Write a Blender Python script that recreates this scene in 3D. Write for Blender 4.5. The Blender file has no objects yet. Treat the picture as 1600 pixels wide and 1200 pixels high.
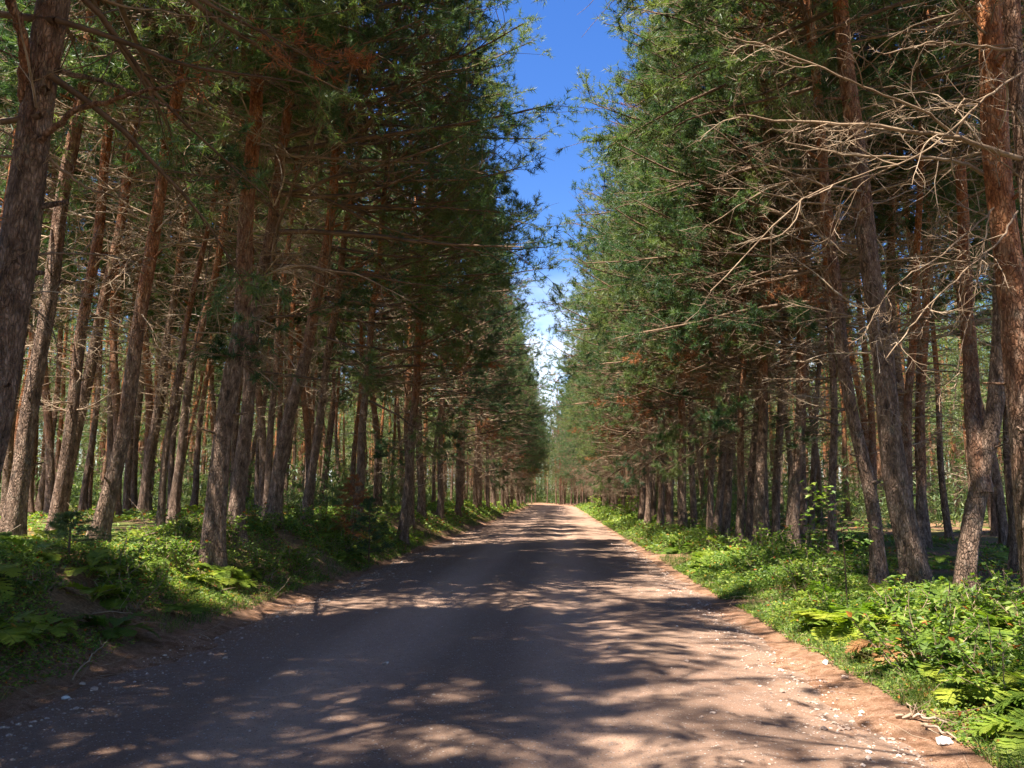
import bpy, math, random
import numpy as np
from mathutils import Matrix, Vector, Euler

R = math.radians
scene = bpy.context.scene
COL = scene.collection

# ------------------------------------------------------------------ camera
CAM = (0.0, 0.0, 1.6)
F = 1295.0                       # focal length in pixels of the 1600 px wide photograph
PITCH, YAW = R(7.7), R(3.2)
cam = bpy.data.cameras.new('camera')
cam.sensor_width = 36.0
cam.lens = F / 1600 * 36
cam.clip_start, cam.clip_end = 0.05, 2000
cam_ob = bpy.data.objects.new('camera', cam)
COL.objects.link(cam_ob)
cam_ob.location = CAM
cam_ob.rotation_euler = (R(90) + PITCH, 0, YAW)
scene.camera = cam_ob
CM = np.array(Euler((R(90) + PITCH, 0, YAW)).to_matrix())

# ------------------------------------------------------------------ light
SUN_EL = R(68)
SUN_H = np.array([-0.64, -0.768])
sun_vec = Vector((SUN_H[0] * math.cos(SUN_EL), SUN_H[1] * math.cos(SUN_EL), math.sin(SUN_EL)))
sun = bpy.data.lights.new('sun', 'SUN')
sun.energy = 5.0
sun.angle = R(0.53)
sun.color = (1.0, 0.94, 0.83)
sun_ob = bpy.data.objects.new('sun', sun)
COL.objects.link(sun_ob)
sun_ob.rotation_euler = sun_vec.to_track_quat('Z', 'Y').to_euler()

world = bpy.data.worlds.new("World")
scene.world = world
world.use_nodes = True
wn, wl = world.node_tree.nodes, world.node_tree.links
wn.clear()
wout = wn.new('ShaderNodeOutputWorld')
wbg = wn.new('ShaderNodeBackground')
wbg.inputs['Strength'].default_value = 0.072
sky = wn.new('ShaderNodeTexSky')
sky.sky_type = 'NISHITA'
sky.sun_disc = False
sky.sun_elevation = SUN_EL
sky.sun_rotation = math.atan2(SUN_H[0], SUN_H[1])
sky.air_density = 1.0
sky.dust_density = 0.6
sky.ozone_density = 2.5
hs = wn.new('ShaderNodeHueSaturation')
hs.inputs['Hue'].default_value = 0.514
hs.inputs['Saturation'].default_value = 1.32
wl.new(sky.outputs[0], hs.inputs['Color'])
# thin cloud low over the far end of the road
tc = wn.new('ShaderNodeTexCoord')
sep = wn.new('ShaderNodeSeparateXYZ')
wl.new(tc.outputs['Generated'], sep.inputs[0])
band = wn.new('ShaderNodeMapRange')
band.inputs[1].default_value, band.inputs[2].default_value = 0.27, 0.12
wl.new(sep.outputs[2], band.inputs[0])
cn = wn.new('ShaderNodeTexNoise')
cn.inputs['Scale'].default_value = 7.0
cn.inputs['Detail'].default_value = 6.0
cmap = wn.new('ShaderNodeMapping')
cmap.inputs['Scale'].default_value = (1, 1, 2.2)
wl.new(tc.outputs['Generated'], cmap.inputs[0])
wl.new(cmap.outputs[0], cn.inputs[0])
cr = wn.new('ShaderNodeMapRange')
cr.inputs[1].default_value, cr.inputs[2].default_value = 0.40, 0.60
wl.new(cn.outputs[0], cr.inputs[0])
mul = wn.new('ShaderNodeMath')
mul.operation = 'MULTIPLY'
wl.new(band.outputs[0], mul.inputs[0])
wl.new(cr.outputs[0], mul.inputs[1])
cmix = wn.new('ShaderNodeMix')
cmix.data_type = 'RGBA'
cmix.inputs[7].default_value = (9.0, 9.6, 10.5, 1)
azm = wn.new('ShaderNodeMapRange')       # the cloud bank stands down the road only
azm.inputs[1].default_value, azm.inputs[2].default_value = 0.90, 0.965
wl.new(sep.outputs[1], azm.inputs[0])
mul2 = wn.new('ShaderNodeMath')
mul2.operation = 'MULTIPLY'
wl.new(mul.outputs[0], mul2.inputs[0])
wl.new(azm.outputs[0], mul2.inputs[1])
wl.new(mul2.outputs[0], cmix.inputs[0])
wl.new(hs.outputs[0], cmix.inputs[6])
wl.new(cmix.outputs[2], wbg.inputs['Color'])
wl.new(wbg.outputs[0], wout.inputs['Surface'])

vs = scene.view_settings
vs.view_transform = 'Standard'
vs.look = 'None'
vs.exposure = 1.85
vs.gamma = 1.0
cy = scene.cycles
cy.max_bounces = 6
cy.diffuse_bounces = 4
cy.glossy_bounces = 2
cy.transmission_bounces = 3
cy.sample_clamp_indirect = 10.0
cy.use_adaptive_sampling = True
cy.adaptive_threshold = 0.015
cy.use_denoising = True

# ------------------------------------------------------------------ helpers
def ray(px, py):
    return CM @ np.array([px - 800.0, 600.0 - py, -F])

def at(px, py, D):
    """point seen at photograph pixel (px, py) whose world y is D"""
    d = ray(px, py)
    return np.array(CAM) + d * (D / d[1])

def smooth(a, b, x):
    t = np.clip((x - a) / (b - a), 0, 1)
    return t * t * (3 - 2 * t)

_nr = np.random.RandomState(5)
_NA = _nr.uniform(0, 2 * np.pi, 40)
_NP = _nr.uniform(0, 2 * np.pi, 40)
def noise2(x, y, s=1.0, k0=0, n=6):
    o = 0
    for i in range(n):
        f = (0.7 + 0.45 * i) / s
        o = o + np.sin(x * f * np.cos(_NA[k0 + i]) + y * f * np.sin(_NA[k0 + i]) + _NP[k0 + i]) / (1 + 0.35 * i)
    return o / 2.4

def road_x(y):
    y = np.asarray(y, float)
    t = np.maximum(y - 122, 0)
    return -0.85 - t * t / 170.0

HW = 3.15      # half the width of the carriageway
def road_h(x, y):
    d = x - road_x(y)
    h = 0.05 * (1 - (d / HW) ** 2) - 0.034 * (np.exp(-((np.abs(d - 0.1 * np.sin(y / 9.0)) - 1.0) / 0.33) ** 2)) + 0.010 * noise2(x, y, 0.9, 7) + 0.004 * noise2(x, y, 0.13, 12)
    return h

def ground_h(x, y):
    d = x - road_x(y)
    rh = 0.05 * (1 - np.minimum(np.abs(d) / HW, 1.3) ** 2)
    edge = HW + 0.28 * noise2(x, y, 0.9, 3) + 0.12 * noise2(x, y, 0.25, 20)
    a = np.abs(d) - edge
    up = np.where(a > 0, 1.0, 0.0) * 0
    left = 0.86 * smooth(0.0, 2.1, -d - HW) + 0.10 * smooth(-0.1, 0.5, a)
    right = 0.20 * smooth(0.2, 2.4, d - HW) + 0.06 * smooth(-0.1, 0.5, a)
    bank = np.where(d < 0, left, right) * (1.0 - 0.35 * smooth(60, 140, y))
    rough = smooth(0.0, 1.2, a) * (0.07 * noise2(x, y, 1.3, 10) + 0.13 * noise2(x, y, 4.5, 25))
    h = rh - 0.06 * (1 - smooth(-0.35, 0.1, a)) + bank + rough + 0.012 * smooth(-0.1, 0.2, a) * noise2(x, y, 0.17, 30)
    return h

class MB:
    """collects triangles and quads with material slots and builds one mesh"""
    def __init__(s):
        s.v, s.t, s.q, s.tm, s.qm, s.n = [], [], [], [], [], 0
    def add(s, v, tris=None, quads=None, mat=0):
        v = np.asarray(v, np.float32).reshape(-1, 3)
        if tris is not None and len(tris):
            tris = np.asarray(tris, np.int64).reshape(-1, 3)
            s.t.append(tris + s.n)
            s.tm.append(np.full(len(tris), mat, np.int32))
        if quads is not None and len(quads):
            quads = np.asarray(quads, np.int64).reshape(-1, 4)
            s.q.append(quads + s.n)
            s.qm.append(np.full(len(quads), mat, np.int32))
        s.v.append(v)
        s.n += len(v)
    def mesh(s, name, mats, smooth_=True):
        me = bpy.data.meshes.new(name)
        v = np.concatenate(s.v) if s.v else np.zeros((0, 3), np.float32)
        t = np.concatenate(s.t) if s.t else np.zeros((0, 3), np.int64)
        q = np.concatenate(s.q) if s.q else np.zeros((0, 4), np.int64)
        me.vertices.add(len(v))
        me.vertices.foreach_set('co', v.ravel())
        loops = np.concatenate([t.ravel(), q.ravel()]).astype(np.int32)
        me.loops.add(len(loops))
        me.loops.foreach_set('vertex_index', loops)
        nf = len(t) + len(q)
        me.polygons.add(nf)
        ls = np.concatenate([np.arange(len(t)) * 3, len(t) * 3 + np.arange(len(q)) * 4]).astype(np.int32)
        me.polygons.foreach_set('loop_start', ls)
        mi = np.concatenate([np.concatenate(s.tm) if s.tm else np.zeros(0, np.int32), np.concatenate(s.qm) if s.qm else np.zeros(0, np.int32)])
        for m in mats:
            me.materials.append(m)
        me.polygons.foreach_set('material_index', mi.astype(np.int32))
        me.polygons.foreach_set('use_smooth', np.full(nf, smooth_, bool))
        me.update(calc_edges=True)
        return me

def link(name, me, parent=None, **kw):
    o = bpy.data.objects.new(name, me)
    COL.objects.link(o)
    if parent is not None:
        o.parent = parent
    for k, v in kw.items():
        o[k] = v
    return o

def norm(a):
    return a / np.maximum(np.linalg.norm(a, axis=-1, keepdims=True), 1e-9)

def tubes(mb, P, rad, sides=4, mat=0, rfun=None):
    """P (B,N,3) centre lines, rad (B,N)"""
    P = np.asarray(P, float)
    if P.ndim == 2:
        P, rad = P[None], np.asarray(rad)[None]
    B, N, _ = P.shape
    if B == 0:
        return
    T = norm(np.gradient(P, axis=1))
    ref = np.where(np.abs(T[..., 2:3]) > 0.85, np.array([1.0, 0, 0]), np.array([0, 0, 1.0]))
    ref = np.broadcast_to(ref[:, N // 2:N // 2 + 1], T.shape)
    U = norm(np.cross(T, ref))
    V = np.cross(T, U)
    a = np.arange(sides) / sides * 2 * np.pi
    rr = rad[..., None] * (np.ones(sides) if rfun is None else rfun(a, P, rad))
    v = P[:, :, None, :] + rr[..., None] * (np.cos(a)[None, None, :, None] * U[:, :, None, :] + np.sin(a)[None, None, :, None] * V[:, :, None, :])
    idx = np.arange(B * N * sides).reshape(B, N, sides)
    i0, i1 = idx[:, :-1], idx[:, 1:]
    q = np.stack([i0, np.roll(i0, -1, 2), np.roll(i1, -1, 2), i1], -1).reshape(-1, 4)
    mb.add(v.reshape(-1, 3), quads=q, mat=mat)

def grow(rng, O, d, L, N=6, wig=0.15, up=0.0):
    """grow B curved limbs; returns (B,N,3)"""
    B = len(O)
    P = np.zeros((B, N, 3))
    P[:, 0] = O
    d = norm(d)
    drift = rng.normal(0, wig, (B, 3))
    step = (np.asarray(L) / (N - 1))[:, None]
    upv = np.asarray(up) * np.ones(B)
    for k in range(1, N):
        d = norm(d + rng.normal(0, wig, (B, 3)) + 0.5 * drift + np.stack([np.zeros(B), np.zeros(B), upv], 1))
        P[:, k] = P[:, k - 1] + d * step
    return P

def fork(rng, P, n, t0=0.2, t1=1.0, ang=0.8, flat=0.5, lr=(0.3, 0.6), L=None):
    """children of limbs P: returns parent index, origin, direction, length, t"""
    B, N, _ = P.shape
    if L is None:
        L = np.linalg.norm(P[:, -1] - P[:, 0], axis=1)
    pi = np.repeat(np.arange(B), n)
    t = rng.uniform(t0, t1, B * n)
    f = t * (N - 1)
    k = np.minimum(f.astype(int), N - 2)
    w = (f - k)[:, None]
    O = P[pi, k] * (1 - w) + P[pi, k + 1] * w
    T = norm(P[pi, k + 1] - P[pi, k])
    r = rng.normal(0, 1, (B * n, 3))
    r[:, 2] *= flat
    r -= (r * T).sum(1, keepdims=True) * T
    r = norm(r)
    a = ang * rng.uniform(0.6, 1.3, B * n)[:, None]
    d = T * np.cos(a) + r * np.sin(a)
    ln = L[pi] * (1.0 - 0.65 * t) * rng.uniform(lr[0], lr[1], B * n)
    return pi, O, d, ln, t

def needles(mb, rng, C, A, n=12, ln=0.12, w=0.012, back=0.10, spread=0.9, mat=0):
    """tufts of needles at C (M,3) along the twig directions A; every needle is a thin blade"""
    M = len(C)
    if M == 0:
        return
    C = np.repeat(C, n, 0)
    A = np.repeat(norm(A), n, 0)
    K = M * n
    r = norm(rng.normal(0, 1, (K, 3)))
    d = norm(A * rng.uniform(0.3, 1.1, (K, 1)) + r * spread)
    base = C - A * rng.uniform(0, back, (K, 1))
    L = ln * rng.uniform(0.7, 1.25, (K, 1))
    s = norm(np.cross(d, rng.normal(0, 1, (K, 3)))) * (w * 0.5)
    v = np.stack([base - s, base + s, base + d * L], 1).reshape(-1, 3)
    mb.add(v, tris=np.arange(K * 3).reshape(-1, 3), mat=mat)

def leaves(mb, rng, C, nrm, ln, w, mat=0):
    """pointed oval leaves: six corners each, folded a little along the midrib"""
    K = len(C)
    ln = np.asarray(ln) * np.ones(K)
    w = np.asarray(w) * np.ones(K)
    nrm = norm(nrm)
    t = norm(np.cross(nrm, rng.normal(0, 1, (K, 3))))
    b = np.cross(nrm, t)
    def pt(u, s, z):
        return C + t * (u * ln)[:, None] + b * (s * w)[:, None] + nrm * (z * w)[:, None]
    v = np.stack([pt(0, 0, 0), pt(.35, .5, .18), pt(1.0, 0, -.1), pt(.35, -.5, .18)], 1).reshape(-1, 3)
    i = np.arange(K)[:, None] * 4
    tr = np.concatenate([i + [[0, 1, 2]], i + [[0, 2, 3]]])
    mb.add(v, tris=tr, mat=mat)

# ------------------------------------------------------------------ materials
def new_mat(name):
    m = bpy.data.materials.new(name)
    m.use_nodes = True
    n, l = m.node_tree.nodes, m.node_tree.links
    n.clear()
    return m, n, l

def ramp(n, stops):
    r = n.new('ShaderNodeValToRGB')
    el = r.color_ramp.elements
    while len(el) < len(stops):
        el.new(0.5)
    for e, (p, c) in zip(el, stops):
        e.position = p
        e.color = (*c, 1)
    return r

def tex(n, l, kind, scale, detail=4, vec=None, rough=0.6):
    t = n.new('ShaderNodeTex' + kind)
    t.inputs['Scale'].default_value = scale
    if kind == 'Noise':
        t.inputs['Detail'].default_value = detail
        t.inputs['Roughness'].default_value = rough
    if vec is not None:
        l.new(vec, t.inputs['Vector'])
    return t

def mixc(n, l, fac, a, b, mode='MIX'):
    m = n.new('ShaderNodeMix')
    m.data_type = 'RGBA'
    m.blend_type = mode
    for i, v in ((0, fac), (6, a), (7, b)):
        if isinstance(v, (int, float)):
            m.inputs[i].default_value = v
        elif isinstance(v, tuple):
            m.inputs[i].default_value = (*v, 1)
        else:
            l.new(v, m.inputs[i])
    return m.outputs[2]

def bark_mat(name='pine_bark'):
    m, n, l = new_mat(name)
    out = n.new('ShaderNodeOutputMaterial')
    bs = n.new('ShaderNodeBsdfPrincipled')
    bs.inputs['Roughness'].default_value = 0.9
    bs.inputs['Specular IOR Level'].default_value = 0.15
    tc = n.new('ShaderNodeTexCoord')
    oi = n.new('ShaderNodeObjectInfo')
    mp = n.new('ShaderNodeMapping')
    mp.inputs['Scale'].default_value = (1, 1, 0.34)
    l.new(tc.outputs['Object'], mp.inputs[0])
    n1 = tex(n, l, 'Noise', 16, 6, mp.outputs[0], 0.65)
    wob = tex(n, l, 'Noise', 9, 4, mp.outputs[0])
    wv = mixc(n, l, 0.10, mp.outputs[0], wob.outputs['Color'], 'ADD')
    vo = tex(n, l, 'Voronoi', 34, 0, wv)
    vo.feature = 'DISTANCE_TO_EDGE'
    mp2 = n.new('ShaderNodeMapping')
    mp2.inputs['Scale'].default_value = (1, 1, 0.6)
    l.new(tc.outputs['Object'], mp2.inputs[0])
    n2 = tex(n, l, 'Noise', 2.2, 4, mp2.outputs[0])
    low = ramp(n, [(0.28, (0.06, 0.040, 0.030)), (0.5, (0.26, 0.165, 0.115)), (0.70, (0.50, 0.35, 0.26))])
    hi = ramp(n, [(0.28, (0.18, 0.055, 0.022)), (0.5, (0.46, 0.17, 0.065)), (0.72, (0.64, 0.33, 0.16))])
    l.new(n1.outputs[0], low.inputs[0])
    l.new(n1.outputs[0], hi.inputs[0])
    sep = n.new('ShaderNodeSeparateXYZ')
    l.new(tc.outputs['Object'], sep.inputs[0])
    a = n.new('ShaderNodeMath'); a.operation = 'MULTIPLY_ADD'      # height + noise
    a.inputs[1].default_value = 7.0
    l.new(n2.outputs[0], a.inputs[0]); l.new(sep.outputs[2], a.inputs[2])
    b = n.new('ShaderNodeMath'); b.operation = 'MULTIPLY_ADD'
    b.inputs[1].default_value = 4.5
    l.new(oi.outputs['Random'], b.inputs[0]); l.new(a.outputs[0], b.inputs[2])
    mr = n.new('ShaderNodeMapRange')
    mr.inputs[1].default_value, mr.inputs[2].default_value = 9.2, 13.0
    l.new(b.outputs[0], mr.inputs[0])
    c = mixc(n, l, mr.outputs[0], low.outputs[0], hi.outputs[0])
    # lichen and moss patches on the lower bark
    n3 = tex(n, l, 'Noise', 5, 5, tc.outputs['Object'])
    lr = n.new('ShaderNodeMapRange')
    lr.inputs[1].default_value, lr.inputs[2].default_value, lr.inputs[4].default_value = 0.58, 0.72, 0.5
    l.new(n3.outputs[0], lr.inputs[0])
    c = mixc(n, l, lr.outputs[0], c, (0.22, 0.22, 0.17))
    crk = n.new('ShaderNodeMapRange')
    crk.inputs[1].default_value, crk.inputs[2].default_value = 0.0, 0.22
    crk.inputs[3].default_value, crk.inputs[4].default_value = 0.58, 1.0
    l.new(vo.outputs[0], crk.inputs[0])
    c = mixc(n, l, 1.0, c, crk.outputs[0], 'MULTIPLY')
    l.new(c, bs.inputs['Base Color'])
    ad = n.new('ShaderNodeMath'); ad.operation = 'ADD'
    l.new(n1.outputs[0], ad.inputs[0]); l.new(crk.outputs[0], ad.inputs[1])
    bp = n.new('ShaderNodeBump')
    bp.inputs['Strength'].default_value = 0.9
    bp.inputs['Distance'].default_value = 0.045
    l.new(ad.outputs[0], bp.inputs['Height'])
    l.new(bp.outputs[0], bs.inputs['Normal'])
    l.new(bs.outputs[0], out.inputs[0])
    return m

def plain_mat(name, stops, scale=4.0, rough=0.85, transl=None, rnd=0.0, coord='Object', spec=0.2, island=0.0):
    m, n, l = new_mat(name)
    out = n.new('ShaderNodeOutputMaterial')
    bs = n.new('ShaderNodeBsdfPrincipled')
    bs.inputs['Roughness'].default_value = rough
    bs.inputs['Specular IOR Level'].default_value = spec
    tc = n.new('ShaderNodeTexCoord')
    nz = tex(n, l, 'Noise', scale, 4, tc.outputs[coord], 0.65)
    fac = nz.outputs[0]
    if rnd:
        oi = n.new('ShaderNodeObjectInfo')
        a = n.new('ShaderNodeMath'); a.operation = 'MULTIPLY_ADD'
        a.inputs[1].default_value = rnd
        l.new(oi.outputs['Random'], a.inputs[0]); l.new(fac, a.inputs[2])
        b = n.new('ShaderNodeMath'); b.operation = 'SUBTRACT'; b.inputs[1].default_value = rnd * 0.5
        l.new(a.outputs[0], b.inputs[0])
        fac = b.outputs[0]
    if island:
        g = n.new('ShaderNodeNewGeometry')
        a = n.new('ShaderNodeMath'); a.operation = 'MULTIPLY_ADD'
        a.inputs[1].default_value = island
        l.new(g.outputs['Random Per Island'], a.inputs[0]); l.new(fac, a.inputs[2])
        b = n.new('ShaderNodeMath'); b.operation = 'SUBTRACT'; b.inputs[1].default_value = island * 0.5
        l.new(a.outputs[0], b.inputs[0])
        fac = b.outputs[0]
    rp = ramp(n, stops)
    l.new(fac, rp.inputs[0])
    l.new(rp.outputs[0], bs.inputs['Base Color'])
    if transl:
        tr = n.new('ShaderNodeBsdfTranslucent')
        g = mixc(n, l, 1.0, rp.outputs[0], transl[1], 'MULTIPLY')
        l.new(g, tr.inputs[0])
        mx = n.new('ShaderNodeMixShader')
        mx.inputs[0].default_value = transl[0]
        l.new(bs.outputs[0], mx.inputs[1]); l.new(tr.outputs[0], mx.inputs[2])
        l.new(mx.outputs[0], out.inputs[0])
    else:
        l.new(bs.outputs[0], out.inputs[0])
    return m

BARK = bark_mat()
WOOD = plain_mat('dead_wood', [(0.3, (0.15, 0.095, 0.06)), (0.55, (0.33, 0.23, 0.15)), (0.75, (0.50, 0.40, 0.30))], 3.0, island=0.25)
LIMB = plain_mat('live_branch_bark', [(0.3, (0.07, 0.045, 0.03)), (0.7, (0.24, 0.15, 0.095))], 3.0)
NEEDLE = plain_mat('pine_needles', [(0.15, (0.030, 0.066, 0.036)), (0.5, (0.095, 0.150, 0.060)), (0.85, (0.22, 0.235, 0.080))], 0.9, 0.5, (0.38, (1.3, 1.5, 0.7)), rnd=0.45, island=0.30, spec=0.35)
BROWN = plain_mat('dead_needles', [(0.3, (0.20, 0.075, 0.03)), (0.7, (0.45, 0.19, 0.08))], 2.0, 0.8, (0.3, (1.2, 1.0, 0.8)), island=0.4)
FERN = plain_mat('fern_green', [(0.2, (0.09, 0.15, 0.022)), (0.5, (0.20, 0.27, 0.035)), (0.85, (0.36, 0.38, 0.05))], 1.5, 0.5, (0.4, (1.3, 1.5, 0.5)), rnd=0.6, island=0.25, spec=0.3)
FERNB = plain_mat('fern_withered', [(0.2, (0.16, 0.07, 0.03)), (0.8, (0.42, 0.22, 0.09))], 1.5, 0.7, (0.3, (1.2, 1.0, 0.8)), rnd=0.5, island=0.3)
LEAF = plain_mat('broad_leaf_green', [(0.2, (0.06, 0.11, 0.02)), (0.5, (0.14, 0.22, 0.035)), (0.8, (0.32, 0.36, 0.06))], 1.2, 0.5, (0.4, (1.3, 1.5, 0.5)), island=0.5, spec=0.35)
REDLEAF = plain_mat('autumn_leaf', [(0.2, (0.30, 0.05, 0.02)), (0.8, (0.50, 0.28, 0.05))], 3.0, 0.6, (0.35, (1.2, 1.0, 0.8)), island=0.5)
GRASS = plain_mat('grass_green', [(0.2, (0.05, 0.10, 0.02)), (0.55, (0.12, 0.19, 0.04)), (0.85, (0.34, 0.29, 0.12))], 1.0, 0.6, (0.35, (1.2, 1.4, 0.6)), island=0.6)
STONE = plain_mat('pale_stone', [(0.2, (0.22, 0.15, 0.12)), (0.5, (0.38, 0.27, 0.21)), (0.8, (0.58, 0.46, 0.38))], 8.0, 0.9, island=0.6)
WHITE = plain_mat('white_quartz', [(0.3, (0.62, 0.60, 0.56)), (0.7, (0.80, 0.79, 0.76))], 12.0, 0.7)

def road_mat():
    m, n, l = new_mat('dirt_road_gravel')
    out = n.new('ShaderNodeOutputMaterial')
    bs = n.new('ShaderNodeBsdfPrincipled')
    bs.inputs['Roughness'].default_value = 0.95
    bs.inputs['Specular IOR Level'].default_value = 0.1
    tc = n.new('ShaderNodeTexCoord')
    co = tc.outputs['Object']
    mp = n.new('ShaderNodeMapping'); mp.inputs['Scale'].default_value = (1, 0.25, 1)
    l.new(co, mp.inputs[0])
    big = tex(n, l, 'Noise', 0.9, 5, mp.outputs[0])
    mid = tex(n, l, 'Noise', 14, 6, co, 0.7)
    fine = tex(n, l, 'Noise', 130, 4, co, 0.7)
    base = ramp(n, [(0.3, (0.38, 0.180, 0.100)), (0.5, (0.49, 0.262, 0.148)), (0.7, (0.59, 0.34, 0.205))])
    l.new(big.outputs[0], base.inputs[0])
    c = mixc(n, l, 0.35, base.outputs[0], ramp_out(n, l, mid.outputs[0], [(0.3, (0.20, 0.13, 0.10)), (0.7, (0.56, 0.43, 0.35))]))
    c = mixc(n, l, 0.45, c, ramp_out(n, l, fine.outputs[0], [(0.32, (0.08, 0.055, 0.045)), (0.5, (0.38, 0.26, 0.20)), (0.68, (0.66, 0.51, 0.41))]))
    # wheel tracks are packed pale, the middle and the shoulders loose, dark and strewn with needles
    sp = n.new('ShaderNodeSeparateXYZ'); l.new(co, sp.inputs[0])
    wv = tex(n, l, 'Noise', 0.35, 3, mp.outputs[0])
    def M(op, a, b=None):
        q = n.new('ShaderNodeMath'); q.operation = op
        for i_, v_ in enumerate((a, b)):
            if v_ is None: continue
            if isinstance(v_, (int, float)): q.inputs[i_].default_value = v_
            else: l.new(v_, q.inputs[i_])
        return q.outputs[0]
    dx = M('ADD', sp.outputs[0], 0.60)
    dx = M('SUBTRACT', dx, M('MULTIPLY', wv.outputs[0], -0.5))
    dx = M('ABSOLUTE', dx)
    tr = M('ABSOLUTE', M('SUBTRACT', dx, 1.0))
    tm = n.new('ShaderNodeMapRange'); tm.inputs[1].default_value, tm.inputs[2].default_value = 0.25, 0.75
    tm.inputs[3].default_value, tm.inputs[4].default_value = 1.12, 0.72
    l.new(tr, tm.inputs[0])
    c = mixc(n, l, 1.0, c, tm.outputs[0], 'MULTIPLY')
    ln_ = tex(n, l, 'Noise', 2.4, 6, co, 0.7)
    lm = n.new('ShaderNodeMapRange'); lm.inputs[1].default_value, lm.inputs[2].default_value = 0.52, 0.66
    l.new(ln_.outputs[0], lm.inputs[0])
    em = n.new('ShaderNodeMapRange'); em.inputs[1].default_value, em.inputs[2].default_value, em.inputs[4].default_value = 1.6, 2.9, 0.75
    l.new(dx, em.inputs[0])
    c = mixc(n, l, M('MULTIPLY', lm.outputs[0], em.outputs[0]), c, ramp_out(n, l, mid.outputs[0], [(0.35, (0.17, 0.075, 0.04)), (0.65, (0.42, 0.23, 0.14))]))
    vo = tex(n, l, 'Voronoi', 60, 0, co)
    k = n.new('ShaderNodeSeparateColor')
    l.new(vo.outputs['Color'], k.inputs[0])
    peb = n.new('ShaderNodeMath'); peb.operation = 'GREATER_THAN'; peb.inputs[1].default_value = 0.86
    l.new(k.outputs[0], peb.inputs[0])
    near = n.new('ShaderNodeMath'); near.operation = 'LESS_THAN'; near.inputs[1].default_value = 0.42
    l.new(vo.outputs['Distance'], near.inputs[0])
    pm = n.new('ShaderNodeMath'); pm.operation = 'MULTIPLY'
    l.new(peb.outputs[0], pm.inputs[0]); l.new(near.outputs[0], pm.inputs[1])
    pc = ramp_out(n, l, k.outputs[1], [(0.0, (0.10, 0.08, 0.075)), (0.5, (0.36, 0.28, 0.24)), (1.0, (0.66, 0.58, 0.52))])
    c = mixc(n, l, pm.outputs[0], c, pc)
    l.new(c, bs.inputs['Base Color'])
    s = n.new('ShaderNodeMath'); s.operation = 'MULTIPLY_ADD'; s.inputs[1].default_value = 0.5
    l.new(pm.outputs[0], s.inputs[0]); l.new(fine.outputs[0], s.inputs[2])
    s2 = n.new('ShaderNodeMath'); s2.operation = 'ADD'
    l.new(s.outputs[0], s2.inputs[0]); l.new(mid.outputs[0], s2.inputs[1])
    bp = n.new('ShaderNodeBump'); bp.inputs['Strength'].default_value = 1.0; bp.inputs['Distance'].default_value = 0.018
    l.new(s2.outputs[0], bp.inputs['Height']); l.new(bp.outputs[0], bs.inputs['Normal'])
    l.new(bs.outputs[0], out.inputs[0])
    return m

def ramp_out(n, l, fac, stops):
    r = ramp(n, stops)
    l.new(fac, r.inputs[0])
    return r.outputs[0]

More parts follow.
